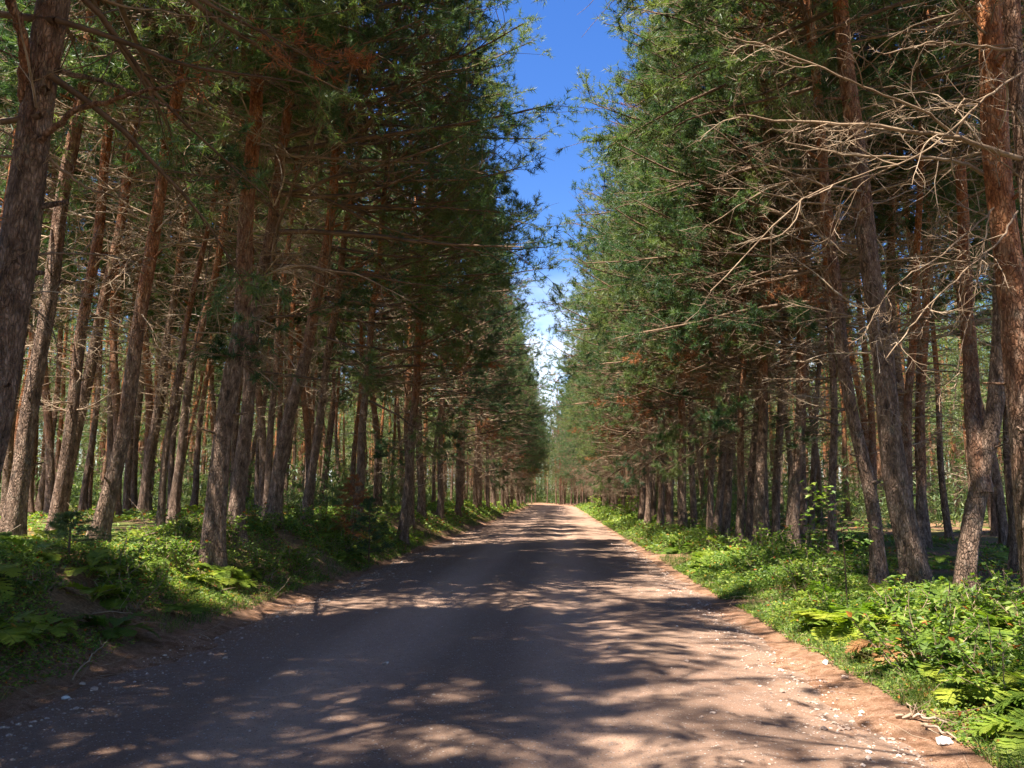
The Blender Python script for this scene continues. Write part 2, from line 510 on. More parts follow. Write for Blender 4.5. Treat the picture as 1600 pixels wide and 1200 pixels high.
def floor_mat():
    m, n, l = new_mat('needle_litter_and_moss')
    out = n.new('ShaderNodeOutputMaterial')
    bs = n.new('ShaderNodeBsdfPrincipled')
    bs.inputs['Roughness'].default_value = 0.95
    bs.inputs['Specular IOR Level'].default_value = 0.1
    tc = n.new('ShaderNodeTexCoord')
    co = tc.outputs['Object']
    a = tex(n, l, 'Noise', 0.55, 5, co)
    b = tex(n, l, 'Noise', 22, 6, co, 0.75)
    lit = ramp_out(n, l, b.outputs[0], [(0.3, (0.07, 0.04, 0.024)), (0.5, (0.24, 0.135, 0.075)), (0.7, (0.42, 0.27, 0.165))])
    mos = ramp_out(n, l, b.outputs[0], [(0.3, (0.035, 0.055, 0.014)), (0.7, (0.17, 0.21, 0.045))])
    f0 = n.new('ShaderNodeMapRange'); f0.inputs[1].default_value, f0.inputs[2].default_value = 0.46, 0.58
    l.new(a.outputs[0], f0.inputs[0])
    sp = n.new('ShaderNodeSeparateXYZ'); l.new(co, sp.inputs[0])      # moss grows away from the gravel
    ab = n.new('ShaderNodeMath'); ab.operation = 'ADD'; ab.inputs[1].default_value = 0.85
    l.new(sp.outputs[0], ab.inputs[0])
    ab2 = n.new('ShaderNodeMath'); ab2.operation = 'ABSOLUTE'; l.new(ab.outputs[0], ab2.inputs[0])
    f1 = n.new('ShaderNodeMapRange'); f1.inputs[1].default_value, f1.inputs[2].default_value = 3.9, 5.0
    l.new(ab2.outputs[0], f1.inputs[0])
    f = n.new('ShaderNodeMath'); f.operation = 'MULTIPLY'
    l.new(f0.outputs[0], f.inputs[0]); l.new(f1.outputs[0], f.inputs[1])
    col = mixc(n, l, f.outputs[0], lit, mos)
    wig = n.new('ShaderNodeMath'); wig.operation = 'MULTIPLY_ADD'; wig.inputs[1].default_value = 1.6
    e2 = tex(n, l, 'Noise', 1.8, 5, co, 0.7)
    l.new(e2.outputs[0], wig.inputs[0]); l.new(ab2.outputs[0], wig.inputs[2])
    f3 = n.new('ShaderNodeMapRange'); f3.inputs[1].default_value, f3.inputs[2].default_value = 4.45, 4.0
    l.new(wig.outputs[0], f3.inputs[0])
    f4 = tex(n, l, 'Noise', 110, 4, co, 0.7)
    g5 = tex(n, l, 'Noise', 7, 6, co, 0.75)
    grav = ramp_out(n, l, f4.outputs[0], [(0.3, (0.10, 0.055, 0.035)), (0.5, (0.34, 0.185, 0.115)), (0.68, (0.56, 0.37, 0.26))])
    grav = mixc(n, l, ramp_out(n, l, g5.outputs[0], [(0.42, (0, 0, 0)), (0.6, (.8, .8, .8))]), grav, (0.15, 0.07, 0.035))
    l.new(mixc(n, l, f3.outputs[0], col, grav), bs.inputs['Base Color'])
    bp = n.new('ShaderNodeBump'); bp.inputs['Strength'].default_value = 1.0; bp.inputs['Distance'].default_value = 0.04
    l.new(b.outputs[0], bp.inputs['Height']); l.new(bp.outputs[0], bs.inputs['Normal'])
    l.new(bs.outputs[0], out.inputs[0])
    return m

# ------------------------------------------------------------------ ground and road
def grid_mesh(name, xs, ys, hf, mat, xoff=None):
    X, Y = np.meshgrid(xs, ys)
    if xoff is not None:
        X = X + xoff(Y)
    Z = hf(X, Y)
    mb = MB()
    nx, ny = len(xs), len(ys)
    i = np.arange(nx * ny).reshape(ny, nx)
    q = np.stack([i[:-1, :-1], i[:-1, 1:], i[1:, 1:], i[1:, :-1]], -1).reshape(-1, 4)
    mb.add(np.stack([X, Y, Z], -1).reshape(-1, 3), quads=q)
    return mb.mesh(name, [mat])

def ladder(*segs):
    o = []
    for a, b, s in segs:
        o += list(np.arange(a, b, s))
    return np.array(o + [segs[-1][1]])

gx = ladder((-600, -60, 60), (-60, -20, 2.0), (-20, -7, 0.5), (-7, 5.5, 0.09), (5.5, 20, 0.5), (20, 60, 2), (60, 600, 60))
gy = ladder((-60, 0, 3), (0, 3, 0.3), (3, 18, 0.10), (18, 50, 0.3), (50, 120, 0.8), (120, 230, 1.2), (230, 1500, 60))
link('ground', grid_mesh('ground', gx, gy, ground_h, floor_mat(), xoff=lambda Y: road_x(np.minimum(Y, 230)) + 0.85), kind='structure', label='forest floor of needle litter and moss')
rx = ladder((-3.75, 3.75, 0.06))
ry = ladder((-30, 2, 0.5), (2, 14, 0.05), (14, 45, 0.12), (45, 175, 0.5))
link('dirt_road', grid_mesh('dirt_road', rx, ry, road_h, road_mat(), xoff=road_x), kind='structure', label='pale gravel forest road')

def gz(x, y):
    return float(ground_h(np.array(x, float), np.array(y, float)))

# ------------------------------------------------------------------ pines
def trunk_fun(seed):
    rs = np.random.RandomState(seed)
    ph = rs.uniform(0, 6.28, 8)
    def f(a, P, rad):
        z = P[..., 2:3]
        o = 1 + 0.035 * np.sin(3 * a + ph[0] + 0.5 * z) + 0.03 * np.sin(5 * a + ph[1] - 0.8 * z) + 0.02 * np.sin(9 * a + ph[2] + 2.1 * z) \
            + 0.03 * np.sin(2 * a + ph[3] + 3.3 * z) + 0.018 * np.sin(13 * a + ph[5] + 5 * np.sin(z * 1.7 + ph[6]))
        fl = np.exp(-np.maximum(z, 0) / 0.36)
        return o * (1 + fl * (0.45 + 0.33 * np.sin(4 * a + ph[4]) + 0.12 * np.sin(7 * a + ph[7])))
    return f

def axis_curve(seed, H, wob=0.12, lean=0.02):
    rs = np.random.RandomState(seed)
    z = np.linspace(-0.4, H, 60)
    a = rs.uniform(0, 6.28, 4)
    x = wob * (np.sin(z / 3.1 + a[0]) - np.sin(a[0])) + 0.35 * wob * np.sin(z / 1.1 + a[1]) * np.clip(z, 0, 1)
    y = wob * (np.sin(z / 3.6 + a[2]) - np.sin(a[2])) + 0.35 * wob * np.sin(z / 1.3 + a[3]) * np.clip(z, 0, 1)
    l = rs.uniform(0, 6.28)
    return np.stack([x + lean * z * math.cos(l), y + lean * z * math.sin(l), z], 1)

def rad_at(z, H, r0):
    t = np.clip(z / H, 0, 1)
    return r0 * (1.0 - 0.84 * t ** 0.85) + 0.004

def trunk_mesh(seed, ax, r0, H, sides=14):
    mb = MB()
    tubes(mb, ax, rad_at(ax[:, 2], H, r0), sides, 0, trunk_fun(seed))
    # broken stubs and knots
    rs = np.random.RandomState(seed + 77)
    k = 16
    zz = rs.uniform(0.9, H * 0.6, k)
    c = np.stack([np.interp(zz, ax[:, 2], ax[:, 0]), np.interp(zz, ax[:, 2], ax[:, 1]), zz], 1)
    az = rs.uniform(0, 6.28, k)
    d = np.stack([np.cos(az), np.sin(az), rs.uniform(-0.1, 0.6, k)], 1)
    L = rad_at(zz, H, r0) + rs.uniform(0.03, 0.28, k)
    P = c[:, None] + norm(d)[:, None] * (L[:, None, None] * np.array([0, .6, 1])[None, :, None])
    rr = rs.uniform(0.012, 0.028, k)[:, None] * np.array([1.3, 1, .7])
    tubes(mb, P, rr, 5, 0)
    return mb.mesh('trunk', [BARK])

def on_axis(ax, z):
    return np.stack([np.interp(z, ax[:, 2], ax[:, 0]), np.interp(z, ax[:, 2], ax[:, 1]), z], 1)

def dead_mesh(seed, ax, r0, H, z0, z1, dens=5.0, lmax=2.2, road=False, sub=7, twig=3, side=4):
    """the dead lower branches of one pine with their twigs; +x faces the road"""
    rs = np.random.RandomState(seed)
    mb = MB()
    k = int((z1 - z0) * dens)
    z = rs.uniform(z0, z1, k)
    az = rs.uniform(-math.pi, math.pi, k)
    L = lmax * rs.uniform(0.3, 1.0, k) * (0.45 + 0.55 * np.clip((z - z0) / 3.0, 0, 1))
    if road:
        L *= 1 + 0.45 * np.cos(az)
    el = rs.uniform(-0.15, 0.45, k)
    d = np.stack([np.cos(az) * np.cos(el), np.sin(az) * np.cos(el), np.sin(el)], 1)
    P = grow(rs, on_axis(ax, z), d, L, 9, 0.12, rs.normal(0.0, 0.05, k))
    r = (0.006 + 0.0065 * L)[:, None] * np.linspace(1, 0.22, 9)
    tubes(mb, P, r, side, 0)
    pi, O, dd, ln, t = fork(rs, P, sub, 0.15, 1.0, 0.85, 0.55, (0.25, 0.6), L)
    P2 = grow(rs, O, dd, ln, 6, 0.14, rs.normal(0.02, 0.05, len(O)))
    tubes(mb, P2, (0.0032 + 0.0042 * ln)[:, None] * np.linspace(1, 0.35, 6), 3, 0)
    if twig:
        pi, O, dd, ln, t = fork(rs, P2, twig, 0.2, 1.0, 0.8, 0.7, (0.3, 0.7), ln)
        P3 = grow(rs, O, dd, ln, 4, 0.22, 0.0)
        tubes(mb, P3, np.full(len(O), 0.0026)[:, None] * np.linspace(1, 0.6, 4), 3, 0)
    return mb.mesh('branches', [WOOD])

def crown_mesh(seed, H, hc, rmax, edge=False, hroad=4.5, brown=0.02, cut=None, dens=1.0):
    rs = np.random.RandomState(seed)
    mb = MB()
    zb = hroad if edge else hc
    zs, azs = [], []
    z = zb
    while z < H - 0.3:
        nb = rs.randint(4, 7)
        a0 = rs.uniform(0, 6.28)
        for i in range(nb):
            a = a0 + i * 6.283 / nb + rs.normal(0, 0.25)
            if z < hc and (math.cos(a) < 0.1 or rs.rand() > 0.35 + 0.65 * (z - zb) / max(hc - zb, .1)):
                continue
            zs.append(z + rs.normal(0, 0.1)); azs.append(a)
        z += rs.uniform(0.38, 0.6) / dens
    zs, azs = np.array(zs), np.array(azs)
    t = np.clip((zs - zb) / (H - zb), 0, 1)
    L = rmax * np.clip(1.12 * (1 - t) ** 0.56, 0.12, 1) * (0.62 + 0.38 * np.clip(t / 0.22, 0, 1)) * rs.uniform(0.65, 1.12, len(zs))
    if edge:
        L *= np.where(np.cos(azs) > 0, 1 + 0.22 * np.cos(azs), 1 + 0.25 * np.cos(azs))
    el = -0.05 + 0.95 * t ** 1.3 + rs.normal(0, 0.12, len(zs))
    d = np.stack([np.cos(azs) * np.cos(el), np.sin(azs) * np.cos(el), np.sin(el)], 1)
    O = np.stack([np.zeros_like(zs), np.zeros_like(zs), zs], 1)
    P = grow(rs, O, d, L, 8, 0.09, 0.03)
    tubes(mb, P, (0.010 + 0.0095 * L)[:, None] * np.linspace(1, 0.2, 8), 4, 0)
    pi, O2, d2, l2, t2 = fork(rs, P, 11, 0.34, 1.0, 0.75, 0.40, (0.35, 0.62), L)
    l2 = np.maximum(l2, 0.25)
    P2 = grow(rs, O2, d2, l2, 5, 0.13, 0.05)
    tubes(mb, P2, (0.004 + 0.004 * l2)[:, None] * np.linspace(1, 0.4, 5), 3, 0)
    pj, O3, d3, l3, t3 = fork(rs, P2, 4, 0.25, 1.0, 0.75, 0.7, (0.35, 0.75), l2)
    l3 = np.maximum(l3, 0.12)
    P3 = grow(rs, O3, d3, l3, 3, 0.1, 0.08)
    C = np.concatenate([P3[:, 2], P3[:, 1], P2[:, -1], P[:, -1]])
    A = np.concatenate([P3[:, 2] - P3[:, 1], P3[:, 1] - P3[:, 0], P2[:, -1] - P2[:, -2], P[:, -1] - P[:, -2]])
    dead = rs.rand(len(zs)) < brown
    bo = np.concatenate([dead[pi][pj], dead[pi][pj], dead[pi], dead])
    # thin patches keep the crown uneven
    keep = noise2(C[:, 0] + seed, C[:, 1] + C[:, 2] * 1.6, 0.85, 4) > -0.18
    keep &= rs.rand(len(C)) < 0.93
    needles(mb, rs, C[keep & ~bo], A[keep & ~bo], 17, 0.145, 0.014, 0.16, 0.9, 1)
    needles(mb, rs, C[bo], A[bo], 9, 0.12, 0.012, 0.1, 0.9, 2)
    return mb.mesh('crown', [LIMB, NEEDLE, BROWN])

H0 = 21.5
EDGE_CROWNS = [crown_mesh(100 + i, H0, 8.0, (4.3, 3.6, 4.6, 4.0, 3.3)[i], True, 2.7 + 0.7 * (i % 3), 0.035) for i in range(5)]
SPARSE_CROWNS = [crown_mesh(150 + i, H0, 9.5, 3.9, True, 7.2, 0.07, dens=0.9) for i in range(3)]
INNER_CROWNS = [crown_mesh(200 + i, H0, 7.0 + 1.2 * (i % 3), 2.9, False, 0, 0.03, dens=0.85) for i in range(5)]
KIT_EDGE, KIT_INNER = [], []
for i in range(5):
    ax = axis_curve(300 + i, H0, 0.10, 0.004)
    KIT_EDGE.append((trunk_mesh(300 + i, ax, 0.155, H0), dead_mesh(320 + i, ax, 0.185, H0, 1.3, 9.5, 8.5, 2.7, True, 9), EDGE_CROWNS[i]))
for i in range(6):
    ax = axis_curve(400 + i, H0, 0.16, 0.01)
    KIT_INNER.append((trunk_mesh(400 + i, ax, 0.135, H0), dead_mesh(420 + i, ax, 0.15, H0, 1.4, 11.0, 5.0, 1.8, False, 7, 3, 3), INNER_CROWNS[i % 5]))

PLACED = []          # (x, y) of every pine, to keep spacing
N_PINES = 0
def pine(kit, x, y, rot, label, group, sc=1.0, tilt=(0, 0)):
    global N_PINES
    o = bpy.data.objects.new('pine_tree', None)
    COL.objects.link(o)
    o.empty_display_size = 0.3
    o.location = (x, y, gz(x, y))
    o.rotation_euler = (tilt[0], tilt[1], rot)
    o.scale = (sc * 1.0, sc, sc)
    o['label'], o['category'], o['group'] = label, 'tree', group
    for nm, me in zip(('trunk', 'branches', 'crown'), kit):
        if me is not None:
            link(nm, me, o)
    PLACED.append((x, y))
    N_PINES += 1
    return o

def hero(pts, D, wpx, label, group, seed, crown, face, z0=2.0, z1=9.5, dens=7.5, lmax=2.2, H=21.5, sub=8, limbs=(), crown_rot=None, bend=0.0):
    """a roadside pine whose trunk follows the leaning line seen in the photograph, standing D metres down the road"""
    W = np.array([at(px, py, D) for px, py in pts])
    n = len(W)
    # give the line some depth of its own
    x, y = W[0, 0], W[0, 1]
    g = gz(x, y)
    slope0 = (W[1] - W[0]) / max(W[1, 2] - W[0, 2], 0.3)
    base = W[0] + slope0 * (g - W[0, 2])
    x = base[0]
    g = gz(x, y)
    loc = np.array([x, y, g])
    ctrl = np.vstack([loc, W[W[:, 2] > g + 0.4]]) - loc
    top = ctrl[-1]
    k = min(len(ctrl) - 1, 2)
    sl = (ctrl[-1] - ctrl[-1 - k]) / (ctrl[-1, 2] - ctrl[-1 - k, 2])
    Hh = H - g
    sl = sl * 0.75
    topz = max(Hh, top[2] + 3)
    for zz in np.linspace(top[2], topz, 5)[1:]:
        ctrl = np.vstack([ctrl, top + sl * (zz - top[2])])
    z = np.linspace(-0.4, topz, 90)
    ax = np.stack([np.interp(z, ctrl[:, 2], ctrl[:, 0]), np.interp(z, ctrl[:, 2], ctrl[:, 1]), z], 1)
    for _ in range(6):
        ax[1:-1, :2] = 0.25 * ax[:-2, :2] + 0.5 * ax[1:-1, :2] + 0.25 * ax[2:, :2]
    rs = np.random.RandomState(seed)
    ax[:, 0] += 0.018 * np.sin(z * 1.9 + rs.uniform(0, 6))
    ax[:, 1] += 0.06 * np.sin(z / 2.3 + rs.uniform(0, 6)) + bend * z * z * 0.01
    r0 = wpx / 2 * D / F / 1.26
    o = bpy.data.objects.new('pine_tree', None)
    COL.objects.link(o)
    o.location = loc
    o['label'], o['category'], o['group'] = label, 'tree', group
    link('trunk', trunk_mesh(seed, ax, r0, topz, 22), o)
    # road side of this tree
    me = dead_mesh(seed + 5, ax, r0, topz, z0, max(z1, 9.5), dens * 1.5, lmax * 1.1, False, sub, 3, 4)
    link('branches', me, o)
    c = link('crown', crown, o)
    # crown follows the upper trunk
    p9, pt = on_axis(ax, np.array([9.0]))[0], ax[-1]
    dirv = Vector(pt - p9).normalized()
    q = Vector((0, 0, 1)).rotation_difference(dirv)
    c.rotation_mode = 'QUATERNION'
    rotz = face if crown_rot is None else crown_rot
    q2 = q @ Euler((0, 0, rotz)).to_quaternion()
    c.rotation_quaternion = q2
    s = topz / H0
    c.scale = (1, 1, s)
    off = Vector(p9) - q2 @ Vector((0, 0, 9.0 * s))
    c.location = off
    for (lp, lD, r1, r2, nsub) in limbs:
        q_ = np.array([at(px, py, dd) for (px, py), dd in zip(lp, lD)]) - loc
        mb = MB()
        s_ = np.linspace(0, 1, len(q_)); u = np.linspace(0, 1, 26)
        P = np.stack([np.interp(u, s_, q_[:, i]) for i in range(3)], 1)
        for _ in range(2):
            P[1:-1] = 0.25 * P[:-2] + 0.5 * P[1:-1] + 0.25 * P[2:]
        P[1:-1] += rs.normal(0, 0.007, P[1:-1].shape)
        if nsub:
            r1, nsub = r1 * 0.8, int(nsub * 1.5)
        tubes(mb, P, np.linspace(r1, r2, 26), 7, 0)
        if nsub:
            Lm = np.array([np.linalg.norm(np.diff(P, axis=0), axis=1).sum()])
            pi, O, dd, ln, t = fork(rs, P[None], nsub, 0.15, 1.0, 0.75, 0.7, (0.2, 0.5), Lm)
            P2 = grow(rs, O, dd, ln, 9, 0.17, rs.normal(0, 0.04, nsub))
            tubes(mb, P2, (0.003 + 0.005 * ln)[:, None] * np.linspace(1, .3, 9), 4, 0)
            pi, O, dd, ln, t = fork(rs, P2, 8, 0.2, 1.0, 0.8, 0.7, (0.3, 0.6), ln)
            P3 = grow(rs, O, dd, ln, 6, 0.2, 0.0)
            tubes(mb, P3, (0.0022 + 0.0025 * ln)[:, None] * np.linspace(1, .4, 6), 3, 0)
        link('limb', mb.mesh('limb', [WOOD if nsub else BARK]), o)
    PLACED.append((loc[0], loc[1]))
    return o

GL, GR = 'pines lining the left of the road', 'pines lining the right of the road'
E, S_, I_ = EDGE_CROWNS, SPARSE_CROWNS, INNER_CROWNS
PI = math.pi
# ---- left of the road, traced from the photograph (base first)
hero([(-75, 850), (-18, 690), (15, 450), (28, 300), (55, 150), (82, 0)], 6.6, 84, 'thick dark pine trunk filling the left edge of the photo', GL, 11, E[2], 0, 2.2, 7.5, 3.2, 1.7, crown_rot=1.9,
     limbs=[([(60, 222), (120, 170), (200, 150), (295, 124)], (6.6, 6.4, 6.2, 6.0), .03, .012, 0),
            ([(62, 105), (150, 125), (220, 150), (288, 176)], (6.6, 6.8, 7.0, 7.1), .028, .008, 0),
            ([(58, 230), (110, 278), (150, 300), (200, 312)], (6.6, 6.9, 7.1, 7.3), .02, .006, 5),
            ([(40, 160), (38, 60), (15, 0), (-10, -60)], (6.6, 6.4, 6.3, 6.2), .05, .035, 0)])
hero([(28, 797), (50, 660), (73, 500), (92, 340), (115, 200), (132, 80)], 11.5, 35, 'dark leaning pine just right of the huge left edge trunk', GL, 12, I_[0], 0, 2.5, 9, 4, 1.7)
hero([(88, 793), (108, 650), (130, 500), (155, 370), (170, 230)], 13.0, 25, 'sunlit pinkish slim pine, left of a pair leaning together', GL, 13, I_[1], 0)
hero([(101, 790), (125, 650), (157, 500), (185, 350), (210, 190)], 14.5, 24, 'dappled pine, right of a pair leaning together, orange at its top', GL, 14, I_[2], 0)
hero([(160, 800), (192, 660), (218, 500), (245, 330), (272, 190), (298, 70)], 11.8, 31, 'dark bent pine with strong lean and a hooked foot near the small fir', GL, 15, I_[3], 0, 3, 9)
hero([(228, 762), (248, 640), (267, 500), (283, 390), (292, 300)], 24, 20, 'bright orange lit pine standing deeper behind the dark bent one', GL, 16, I_[4], 0)
hero([(252, 797), (262, 700), (290, 517), (312, 430)], 15.5, 13, 'thin black pine stem beside the forked dark trunks', GL, 17, I_[0], 1)
hero([(275, 783), (290, 640), (310, 533), (345, 400), (356, 300)], 19, 18, 'slim reddish pine leaning right between thin stem and the big lit trunk', GL, 18, I_[1], 2)
hero([(333, 848), (350, 690), (377, 500), (386, 300), (400, 120), (405, 0)], 12.6, 40, 'big sunlit pine with flared foot and brown needles around it', GL, 19, S_[1], 0, 2.2, 8.5, 5.0, 2.0,
     limbs=[([(377, 420), (330, 370), (310, 520), (300, 560)], (12.6, 12.2, 11.9, 11.8), .012, .006, 0),
            ([(385, 445), (455, 412), (560, 428), (640, 470)], (12.6, 12.3, 12.0, 11.8), .02, .006, 6)])
hero([(372, 800), (385, 640), (398, 480), (425, 330), (452, 160), (470, 0)], 14.5, 29, 'dark reddish pine rising close behind the big sunlit one', GL, 20, E[0], 0, 2.5, 9, 6.0, 2.5,
     limbs=[([(440, 215), (500, 205), (540, 150), (560, 60)], (14.5, 14.3, 14.2, 14.0), .04, .015, 7),
            ([(420, 240), (560, 250), (680, 255), (760, 270)], (14.5, 14.2, 14.0, 13.8), .035, .008, 8)])
hero([(413, 803), (425, 650), (437, 500), (455, 350)], 20, 14, 'slim grey pine behind the reddish trunk, bare of branches low down', GL, 21, I_[2], 0)
hero([(425, 803), (452, 650), (480, 555), (508, 410), (522, 290), (530, 150)], 17.5, 27, 'grey trunk turning copper red higher up, leaning over the ferns', GL, 22, E[1], 0, 2.5, 9, 6.0, 2.4)
hero([(482, 790), (500, 640), (520, 500), (545, 330), (560, 240)], 21, 18, 'copper topped pine beside leafy seedlings on the left bank', GL, 23, E[2], 0, 2.2, 9, 6.0, 2.4)
hero([(560, 800), (566, 690), (575, 560), (590, 420)], 23, 17, 'shaded pine behind the brown shrub on the left bank', GL, 24, E[3], 0, 2.0, 9, 6.0, 2.4)
hero([(632, 812), (640, 730), (648, 640), (655, 520)], 24.5, 19, 'pale lit short looking trunk at the left verge past the brown shrub', GL, 25, E[4], 0, 2.0, 9, 6.5, 2.5)
# ---- right of the road
hero([(1432, 915), (1402, 760), (1385, 620), (1376, 500), (1352, 320), (1332, 180), (1315, 20)], 12.0, 47, 'big leaning pine with a shadow band above its foot, behind ferns', GR, 31, S_[2], PI, 2.4, 8.5, 5.0, 2.3,
     limbs=[([(1350, 300), (1290, 290), (1180, 250), (1080, 175)], (12.0, 11.6, 11.2, 11.0), .03, .006, 9)])
hero([(1378, 905), (1366, 800), (1330, 640), (1312, 530), (1296, 400), (1290, 300)], 13.0, 26, 'slim grey pine crossing left behind the maple sapling', GR, 32, S_[0], PI, 2.4, 8.5, 5.0, 2.2)
hero([(1625, 900), (1612, 760), (1592, 600), (1572, 440), (1556, 280), (1545, 100), (1535, -40)], 8.6, 60, 'stout pale grey pine at the right edge carrying bare limbs', GR, 33, S_[1], PI, 3.2, 8, 3.5, 1.8,
     limbs=[([(1556, 285), (1510, 255), (1450, 245), (1340, 246), (1225, 222)], (8.6, 8.5, 8.4, 8.4, 8.4), .03, .008, 10),
            ([(1590, 330), (1560, 380), (1500, 430), (1430, 500), (1385, 560)], (8.3, 7.9, 7.7, 7.6, 7.5), .014, .005, 9),
            ([(1560, 320), (1470, 400), (1390, 450), (1352, 520)], (8.5, 8.2, 8.0, 7.9), .013, .005, 5),
            ([(1545, 330), (1530, 430), (1500, 560), (1490, 640)], (8.3, 8.0, 7.9, 7.9), .009, .004, 6)])
hero([(1640, 880), (1628, 600), (1606, 300), (1590, 60), (1585, -60)], 7.6, 40, 'orange barked pine cut by the right edge of the photo', GR, 34, S_[2], PI, 4.0, 9, 3.0, 1.6,
     limbs=[([(1604, 250), (1495, 215), (1360, 195), (1240, 190), (1150, 180)], (7.6, 7.5, 7.4, 7.4, 7.3), .032, .008, 10),
            ([(1498, 216), (1440, 170), (1340, 132), (1208, 74), (1150, 60)], (7.5, 7.3, 7.2, 7.1, 7.0), .018, .006, 9),
            ([(1596, 82), (1530, 72), (1460, 66), (1380, 85)], (7.6, 7.4, 7.3, 7.2), .018, .006, 7),
            ([(1600, 110), (1540, 150), (1450, 240), (1260, 300), (1110, 455)], (7.6, 7.3, 7.2, 7.1, 7.0), .014, .005, 9)])
hero([(1508, 925), (1526, 800), (1548, 690), (1562, 560), (1566, 400), (1560, 200)], 11.0, 34, 'dark pine leaning right and forking low beside the stout grey one', GR, 35, S_[0], PI, 3, 9, 4, 1.8,
     limbs=[([(1536, 770), (1524, 690), (1518, 600), (1508, 450), (1500, 250)], (11.0, 11.1, 11.3, 11.5, 11.6), .13, .07, 0)])
hero([(1437, 850), (1437, 640), (1446, 467), (1450, 300)], 19, 18, 'lit pine with orange upper stem seen past the big leaning one', GR, 36, I_[0], PI)
hero([(1418, 832), (1417, 617), (1430, 450), (1438, 250)], 17, 17, 'straight black trunk tight against the big leaning pine', GR, 37, I_[1], PI)
hero([(1299, 852), (1304, 575), (1290, 400), (1285, 250)], 18, 15, 'thin shaded pine above the maple sapling', GR, 38, E[0], PI)
hero([(1268, 800), (1271, 700), (1287, 490), (1300, 330)], 23, 12, 'narrow orange pine stem lit in the gap right of the reddish trunk', GR, 39, I_[2], PI)
hero([(1240, 830), (1243, 760), (1254, 617), (1254, 450), (1243, 240)], 19.5, 23, 'reddish lit pine with a kinked foot left of the sapling', GR, 40, E[1], PI)
hero([(1212, 835), (1219, 650), (1227, 533), (1231, 420)], 21, 15, 'slim brown pine between two stouter trunks left of the sapling', GR, 41, E[2], PI)
hero([(1186, 850), (1190, 700), (1194, 600), (1197, 500), (1195, 300)], 20, 22, 'thick brown pine, stoutest of the close cluster on the right verge', GR, 42, S_[1], PI, 2.6, 9, 6, 2.4)
hero([(1169, 862), (1173, 760), (1180, 667), (1188, 560)], 21.5, 15, 'slim dark pine touching the stoutest trunk of the cluster', GR, 43, E[3], PI)
hero([(1156, 862), (1158, 700), (1162, 533), (1164, 400)], 20.8, 14, 'straight narrow pine second in the cluster from the road', GR, 44, E[4], PI, 2.4, 9, 6, 2.4)
hero([(1131, 850), (1140, 720), (1150, 633), (1156, 500)], 24.5, 14, 'lit grey pine leaning right at the roadward end of the cluster', GR, 45, E[0], PI)
hero([(1118, 850), (1128, 720), (1137, 600), (1142, 480)], 26, 14, 'darker pine crossing just behind the lit grey leaning one', GR, 46, E[1], PI)
hero([(1106, 845), (1112, 740), (1118, 667), (1124, 560)], 27, 12, 'slender pine, roadmost stem of the trio past the gap', GR, 47, E[2], PI)
hero([(1083, 838), (1081, 700), (1078, 567), (1078, 450)], 30, 12, 'pine with pale foot close beside the straight thick verge trunk', GR, 48, E[3], PI)
hero([(1067, 832), (1066, 700), (1065, 500), (1066, 380)], 29, 17, 'straight thick trunk standing nearest the road on the right verge', GR, 49, E[4], PI, 2.0, 9, 7, 2.8)
hero([(1048, 828), (1049, 700), (1050, 567), (1052, 450)], 33, 12, 'lit pine with curving shadow, far member of a close pair', GR, 50, E[0], PI, 2.0, 9, 6.5, 2.6)
hero([(1033, 826), (1034, 720), (1035, 633), (1036, 520)], 35, 13, 'dark pine, roadward member of a close pair', GR, 51, E[1], PI, 2.0, 9, 6.5, 2.6)
hero([(1012, 826), (1014, 740), (1016, 667), (1018, 560)], 39, 12, 'pine in shadow behind the foremost stem at the verge corner', GR, 52, E[2], PI, 2.0, 9, 6.5, 2.6)
hero([(1002, 824), (1003, 740), (1003, 667), (1005, 560)], 41, 12, 'foremost dappled stem at the verge corner before the leafy bush', GR, 53, E[3], PI, 2.0, 9, 6.5, 2.6)

# ---- the rows running on down the road and behind the photographer
rng = random.Random(7)
def free(x, y, r):
    return all((x - a) ** 2 + (y - b) ** 2 > r * r for a, b in PLACED)

WHERE = ['just past the traced verge', 'before the bend', 'at the bend']
y = 27.0
i = 0
while y < 150:
    for side in (-1, 1):
        yy = y + rng.uniform(-0.8, 0.8)
        if side > 0 and yy < 44:
            continue
        x = float(road_x(yy)) + side * rng.uniform(4.0, 4.9)
        if side > 0:
            x += 1.2
        if not free(x, yy, 3.5 if side < 0 and yy < 80 else 1.4):
            continue
        far = 'close' if yy < 45 else 'middle' if yy < 80 else 'far'
        lab = {'close': 'edge pine with dense low twigs on the nearer %s verge', 'middle': 'edge pine with foliage down to low branches midway along the %s verge',
               'far': 'distant edge pine near the bend on the %s verge'}[far]
        lab = lab % ('left' if side < 0 else 'right') if '%s' in lab else lab
        kit = KIT_EDGE[rng.randrange(5)]
        if rng.random() < 0.10:
            kit = (kit[0], kit[1], SPARSE_CROWNS[rng.randrange(3)])
        pine(kit, x, yy, (0 if side < 0 else PI) + rng.uniform(-0.9, 0.9), lab, '%s stretch of edge pines, %s verge' % (far, 'left' if side < 0 else 'right'),
             rng.uniform(0.84, 1.0) if side < 0 else rng.uniform(.86, 1.08), (rng.uniform(-.03, .03), rng.uniform(-.02, .04) * (1 if side < 0 else -1)))
    y += rng.uniform(1.9, 2.7) * (1.0 if y < 70 else 1.35)
for yy in (-10.6, -7.8, -5.2, -2.6, 1.4, 4.2):          # unseen pines added to shade the road in front of the camera
    x = float(road_x(yy)) - rng.uniform(4.9, 5.6)
    pine(KIT_EDGE[(2, 0, 2, 3)[int(yy * 7) % 4]], x, yy, rng.uniform(-.5, .5), 'unseen shade pine behind the left edge of the view', 'pines beside and behind the viewer', rng.uniform(.95, 1.05))
